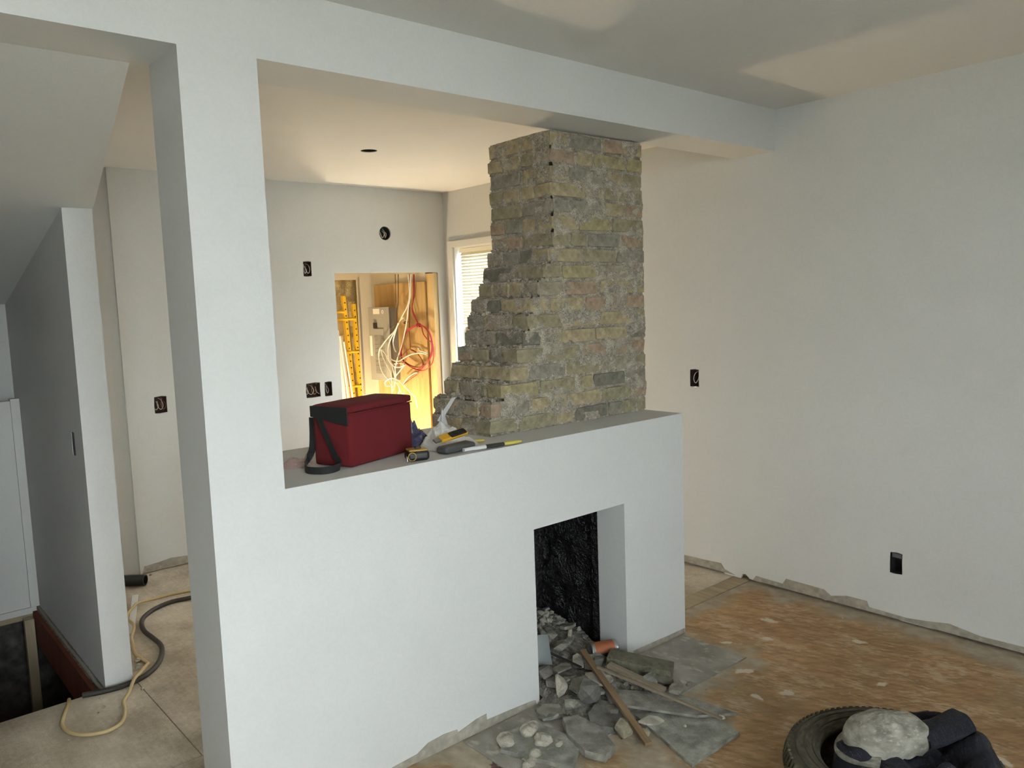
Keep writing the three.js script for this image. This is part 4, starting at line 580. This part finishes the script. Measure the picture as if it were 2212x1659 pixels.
// ------------------------------------------------------------------ tyre with heaped work clothes
{
  const t = thing('car_tyre', 'dusty black car tyre lying flat on the floor', 'tyre', [1.512, 0, 1.246]);
  const rub = std({ color: lin(0.36, 0.345, 0.25), map: ashTex, roughness: 0.75, bumpMap: brickBump, bumpScale: 0.002 });
  const P = (r, y) => new THREE.Vector2(r, y), prof = [P(0.215, 0.035), P(0.205, 0.02), P(0.225, 0.006), P(0.262, 0.0), P(0.29, 0.012), P(0.302, 0.03), P(0.304, 0.1), P(0.302, 0.17), P(0.29, 0.188), P(0.262, 0.2), P(0.24, 0.198), P(0.222, 0.192), P(0.207, 0.18), P(0.203, 0.168), P(0.214, 0.162), P(0.235, 0.165), P(0.27, 0.15), P(0.285, 0.1), P(0.27, 0.05), P(0.235, 0.035)];
  mesh('carcass', new THREE.LatheGeometry(prof.concat([prof[0].clone()]), 96), rub, t);
  const ridge = [0.275, 0.249, 0.226].map((r, i) => new THREE.TorusGeometry(r, 0.0025, 6, 96).rotateX(Math.PI / 2).translate(0, [0.1955, 0.1995, 0.1945][i], 0));
  mesh('sidewall_ring', merge(ridge), rub, t);
  const lug = planarUV(rbox(0.010, 0.034, 0.013, 1, 0.002)), lugs = [];
  for (let i = 0; i < 88; i++) { const a = i / 88 * Math.PI * 2; for (const [y, r, tl] of [[0.172, 0.301, 0.35], [0.127, 0.306, -0.2], [0.08, 0.306, 0.2], [0.032, 0.301, -0.35]]) lugs.push(lug.clone().rotateZ(tl).translate(r, y, 0).rotateY(a)); }
  mesh('tread', merge(lugs), rub, t);
}
{
  const denim = tex(256, 256, (() => { const a = wrapN((x, y) => fbm(x / 3, y / 3, 801, 3), 256), b = wrapN((x, y) => fbm(x / 22, y / 22, 811, 4), 256); return (x, y) => { const d = sstep(0.66, 0.74, a(x, y)) * sstep(0.45, 0.62, b(x, y)) * 0.75; const k = 0.7 + 0.6 * b(x, y); return [mix(24 * k, 138, d), mix(25 * k, 138, d), mix(35 * k, 142, d)]; }; })(), true, [5, 5]);
  const navy = std({ map: denim, roughness: 0.95, bumpMap: brickBump, bumpScale: 0.002 });
  const cl = thing('work_jacket', 'dark navy work jacket stuffed into the tyre', 'jacket', [1.5, 0.02, 1.28]);
  const cloth = grid(110, 60, (u, v) => { const a = u * Math.PI * 2, r = v, R0 = 0.192 + 0.006 * Math.sin(a * 5); const out = sstep(-0.2, 0.9, Math.cos(a - 0.75)); const rad = R0 * r * (1 + 0.36 * sstep(0.5, 0.95, out) * r); const x = Math.cos(a) * rad, z = Math.sin(a) * rad; const fold = Math.abs(fbm(x * 7 + 3, z * 7 + 9, 821, 3) - 0.5) * 2, f2 = Math.abs(fbm(x * 19 + 3, z * 19 + 9, 831, 2) - 0.5) * 2; const y = 0.105 + 0.085 * (1 - r * r) + 0.07 * sstep(-0.02, -0.15, x) * (1 - sstep(0.93, 1, r)) + 0.075 * fold + 0.02 * f2 + 0.10 * sstep(0.0, 0.5, out) * sstep(0.5, 0.9, r) - 0.02 * sstep(0.96, 1, r); return V(x, y, z); });
  mesh('body', cloth, navy, cl);
  const slv = grid(48, 24, (u, v) => { const a = u * Math.PI * 2, t = v, p = V(0.03, 0.245, 0.03).lerp(V(0.165, 0.272, 0.10), t), rx = mix(0.05, 0.052, t) * (1 + 0.06 * Math.sin(a * 3 + t * 7)), ry = mix(0.03, 0.03, t) * (1 + 0.1 * Math.sin(a * 4 - t * 9)); const side = V(-0.49, 0, 0.87); return p.addScaledVector(side, Math.cos(a) * rx).add(V(0, Math.sin(a) * ry, 0)); });
  const slvIn = grid(48, 6, (u, v) => { const a = -u * Math.PI * 2, p = V(0.165, 0.272, 0.10).lerp(V(0.07, 0.25, 0.055), v), rx = 0.047 * (1 + 0.06 * Math.sin(-a * 3 + 7)), ry = 0.026; return p.addScaledVector(V(-0.49, 0, 0.87), Math.cos(a) * rx).add(V(0, Math.sin(a) * ry, 0)); });
  mesh('sleeve', slv, navy, cl); mesh('sleeve_lining', slvIn, std({ color: lin(0.012, 0.012, 0.02), roughness: 0.9 }), cl);
  // dusty grey cap on top
  const dusty = tex(256, 256, (() => { const a = wrapN((x, y) => fbm(x / 30, y / 30, 841, 5), 256), b = wrapN((x, y) => fbm(x / 9, y / 9, 851, 3), 256); return (x, y) => { const t = clamp(0.5 + (a(x, y) - 0.5) * 1.8), w = sstep(0.6, 0.8, b(x, y)) * 0.4; return [mix(mix(112, 172, t), 204, w), mix(mix(108, 167, t), 199, w), mix(mix(98, 154, t), 186, w)]; }; })(), true, [2.2, 1.0]);
  const capM = std({ map: dusty, roughness: 1, bumpMap: brickBump, bumpScale: 0.002 });
  const cap = thing('dusty_cap', 'pale grey dust covered cloth cap on the navy jacket', 'cap', [1.465, 0.255, 1.245], -0.55);
  const crown = grid(64, 32, (u, v) => { const a = u * Math.PI * 2, p = v * Math.PI * 0.55; const k = 1 + 0.10 * Math.sin(a * 2 + 0.6) + 0.08 * Math.cos(a * 3) + 0.08 * (fbm(Math.cos(a) * 2 + 4, Math.sin(a) * 2 + p * 2, 861, 3) - 0.5); return V(Math.cos(a) * Math.sin(p) * 0.118 * k, Math.cos(p) * 0.085 + 0.012 * fbm(Math.cos(a) * p * 3, Math.sin(a) * p * 3, 871, 2), Math.sin(a) * Math.sin(p) * 0.088 * k); });
  mesh('crown', crown, capM, cap);
  const brim = grid(40, 8, (u, v) => { const a = mix(2.2, 4.6, u), r = mix(0.098, 0.142, v); return V(Math.cos(a) * r * 1.05, -0.004 - 0.012 * v - 0.01 * Math.cos((u - 0.5) * 5), Math.sin(a) * r * 0.85); });
  mesh('brim', merge([brim, brim.clone().translate(0, -0.004, 0)]), capM, cap);
}

// ------------------------------------------------------------------ hallway: hoses, pipe, stick
const hose = (name, label, pts, r, m, cat = 'hose') => tag(mesh(name, tube(pts.map((p) => V(p[0], p[2] ?? r + 0.0005, p[1])), r, 24 * pts.length, 10), m), label, cat);
hose('yellow_hose', 'thin yellow air hose looped on the hallway floor', [[0.80, -2.33], [0.665, -2.333], [0.568, -2.351], [0.464, -2.338, 0.013], [0.375, -2.295, 0.026], [0.33, -2.235, 0.026], [0.285, -2.16, 0.026], [0.268, -2.08, 0.026], [0.27, -2.0, 0.024], [0.256, -1.94, 0.024], [0.225, -1.87], [0.207, -1.787], [0.184, -1.666], [0.189, -1.557], [0.19, -1.489, 0.014], [0.165, -1.425, 0.036], [0.118, -1.362, 0.036], [0.086, -1.322, 0.036], [0.045, -1.257, 0.014], [0.008, -1.199], [-0.01, -1.113], [-0.047, -1.026], [-0.099, -0.997], [-0.165, -1.022], [-0.208, -1.078], [-0.222, -1.166], [-0.199, -1.251], [-0.175, -1.315], [-0.16, -1.36, 0.0085], [-0.15, -1.40, 0.002]], 0.0075, std({ color: lin(0.52, 0.40, 0.20), roughness: 0.6 }));
hose('grey_hose', 'thick grey hose curving round the stair wall foot', [[0.78, -2.18], [0.625, -2.203], [0.525, -2.218], [0.428, -2.177], [0.352, -2.101], [0.316, -2.026], [0.293, -1.901], [0.297, -1.78], [0.298, -1.665], [0.274, -1.568], [0.219, -1.455], [0.16, -1.388], [0.095, -1.352], [0.023, -1.344], [-0.022, -1.35], [-0.067, -1.362], [-0.104, -1.375]], 0.0115, std({ color: lin(0.16, 0.15, 0.15), map: ashTex, roughness: 0.6 }));
{
  const p = thing('black_pipe', 'short black plastic pipe lying at the hallway end', 'pipe', [0.30, 0.034, -2.83], 0), a = V(0, 0, 0), b = V(0.215, 0, 0.19);
  const d = b.clone().normalize(), q = new THREE.Quaternion().setFromUnitVectors(V(0, 1, 0), d), L = b.length(), P = (r, y) => new THREE.Vector2(r, y);
  mesh('tube', new THREE.LatheGeometry([P(0.026, 0), P(0.032, 0), P(0.032, L), P(0.0315, L + 0.001), P(0.0265, L + 0.001), P(0.026, L), P(0.026, 0)], 32).applyQuaternion(q), std({ color: lin(0.012, 0.013, 0.013), roughness: 0.4 }), p);
}
tag(mesh('white_lath', bar(V(0.415, 0.006, -2.49), V(0.235, 0.006, -1.92), 0.03, 0.008), M.trim), 'narrow white lath on the floor beside the hoses', 'lath');
renderer.render(scene, camera);
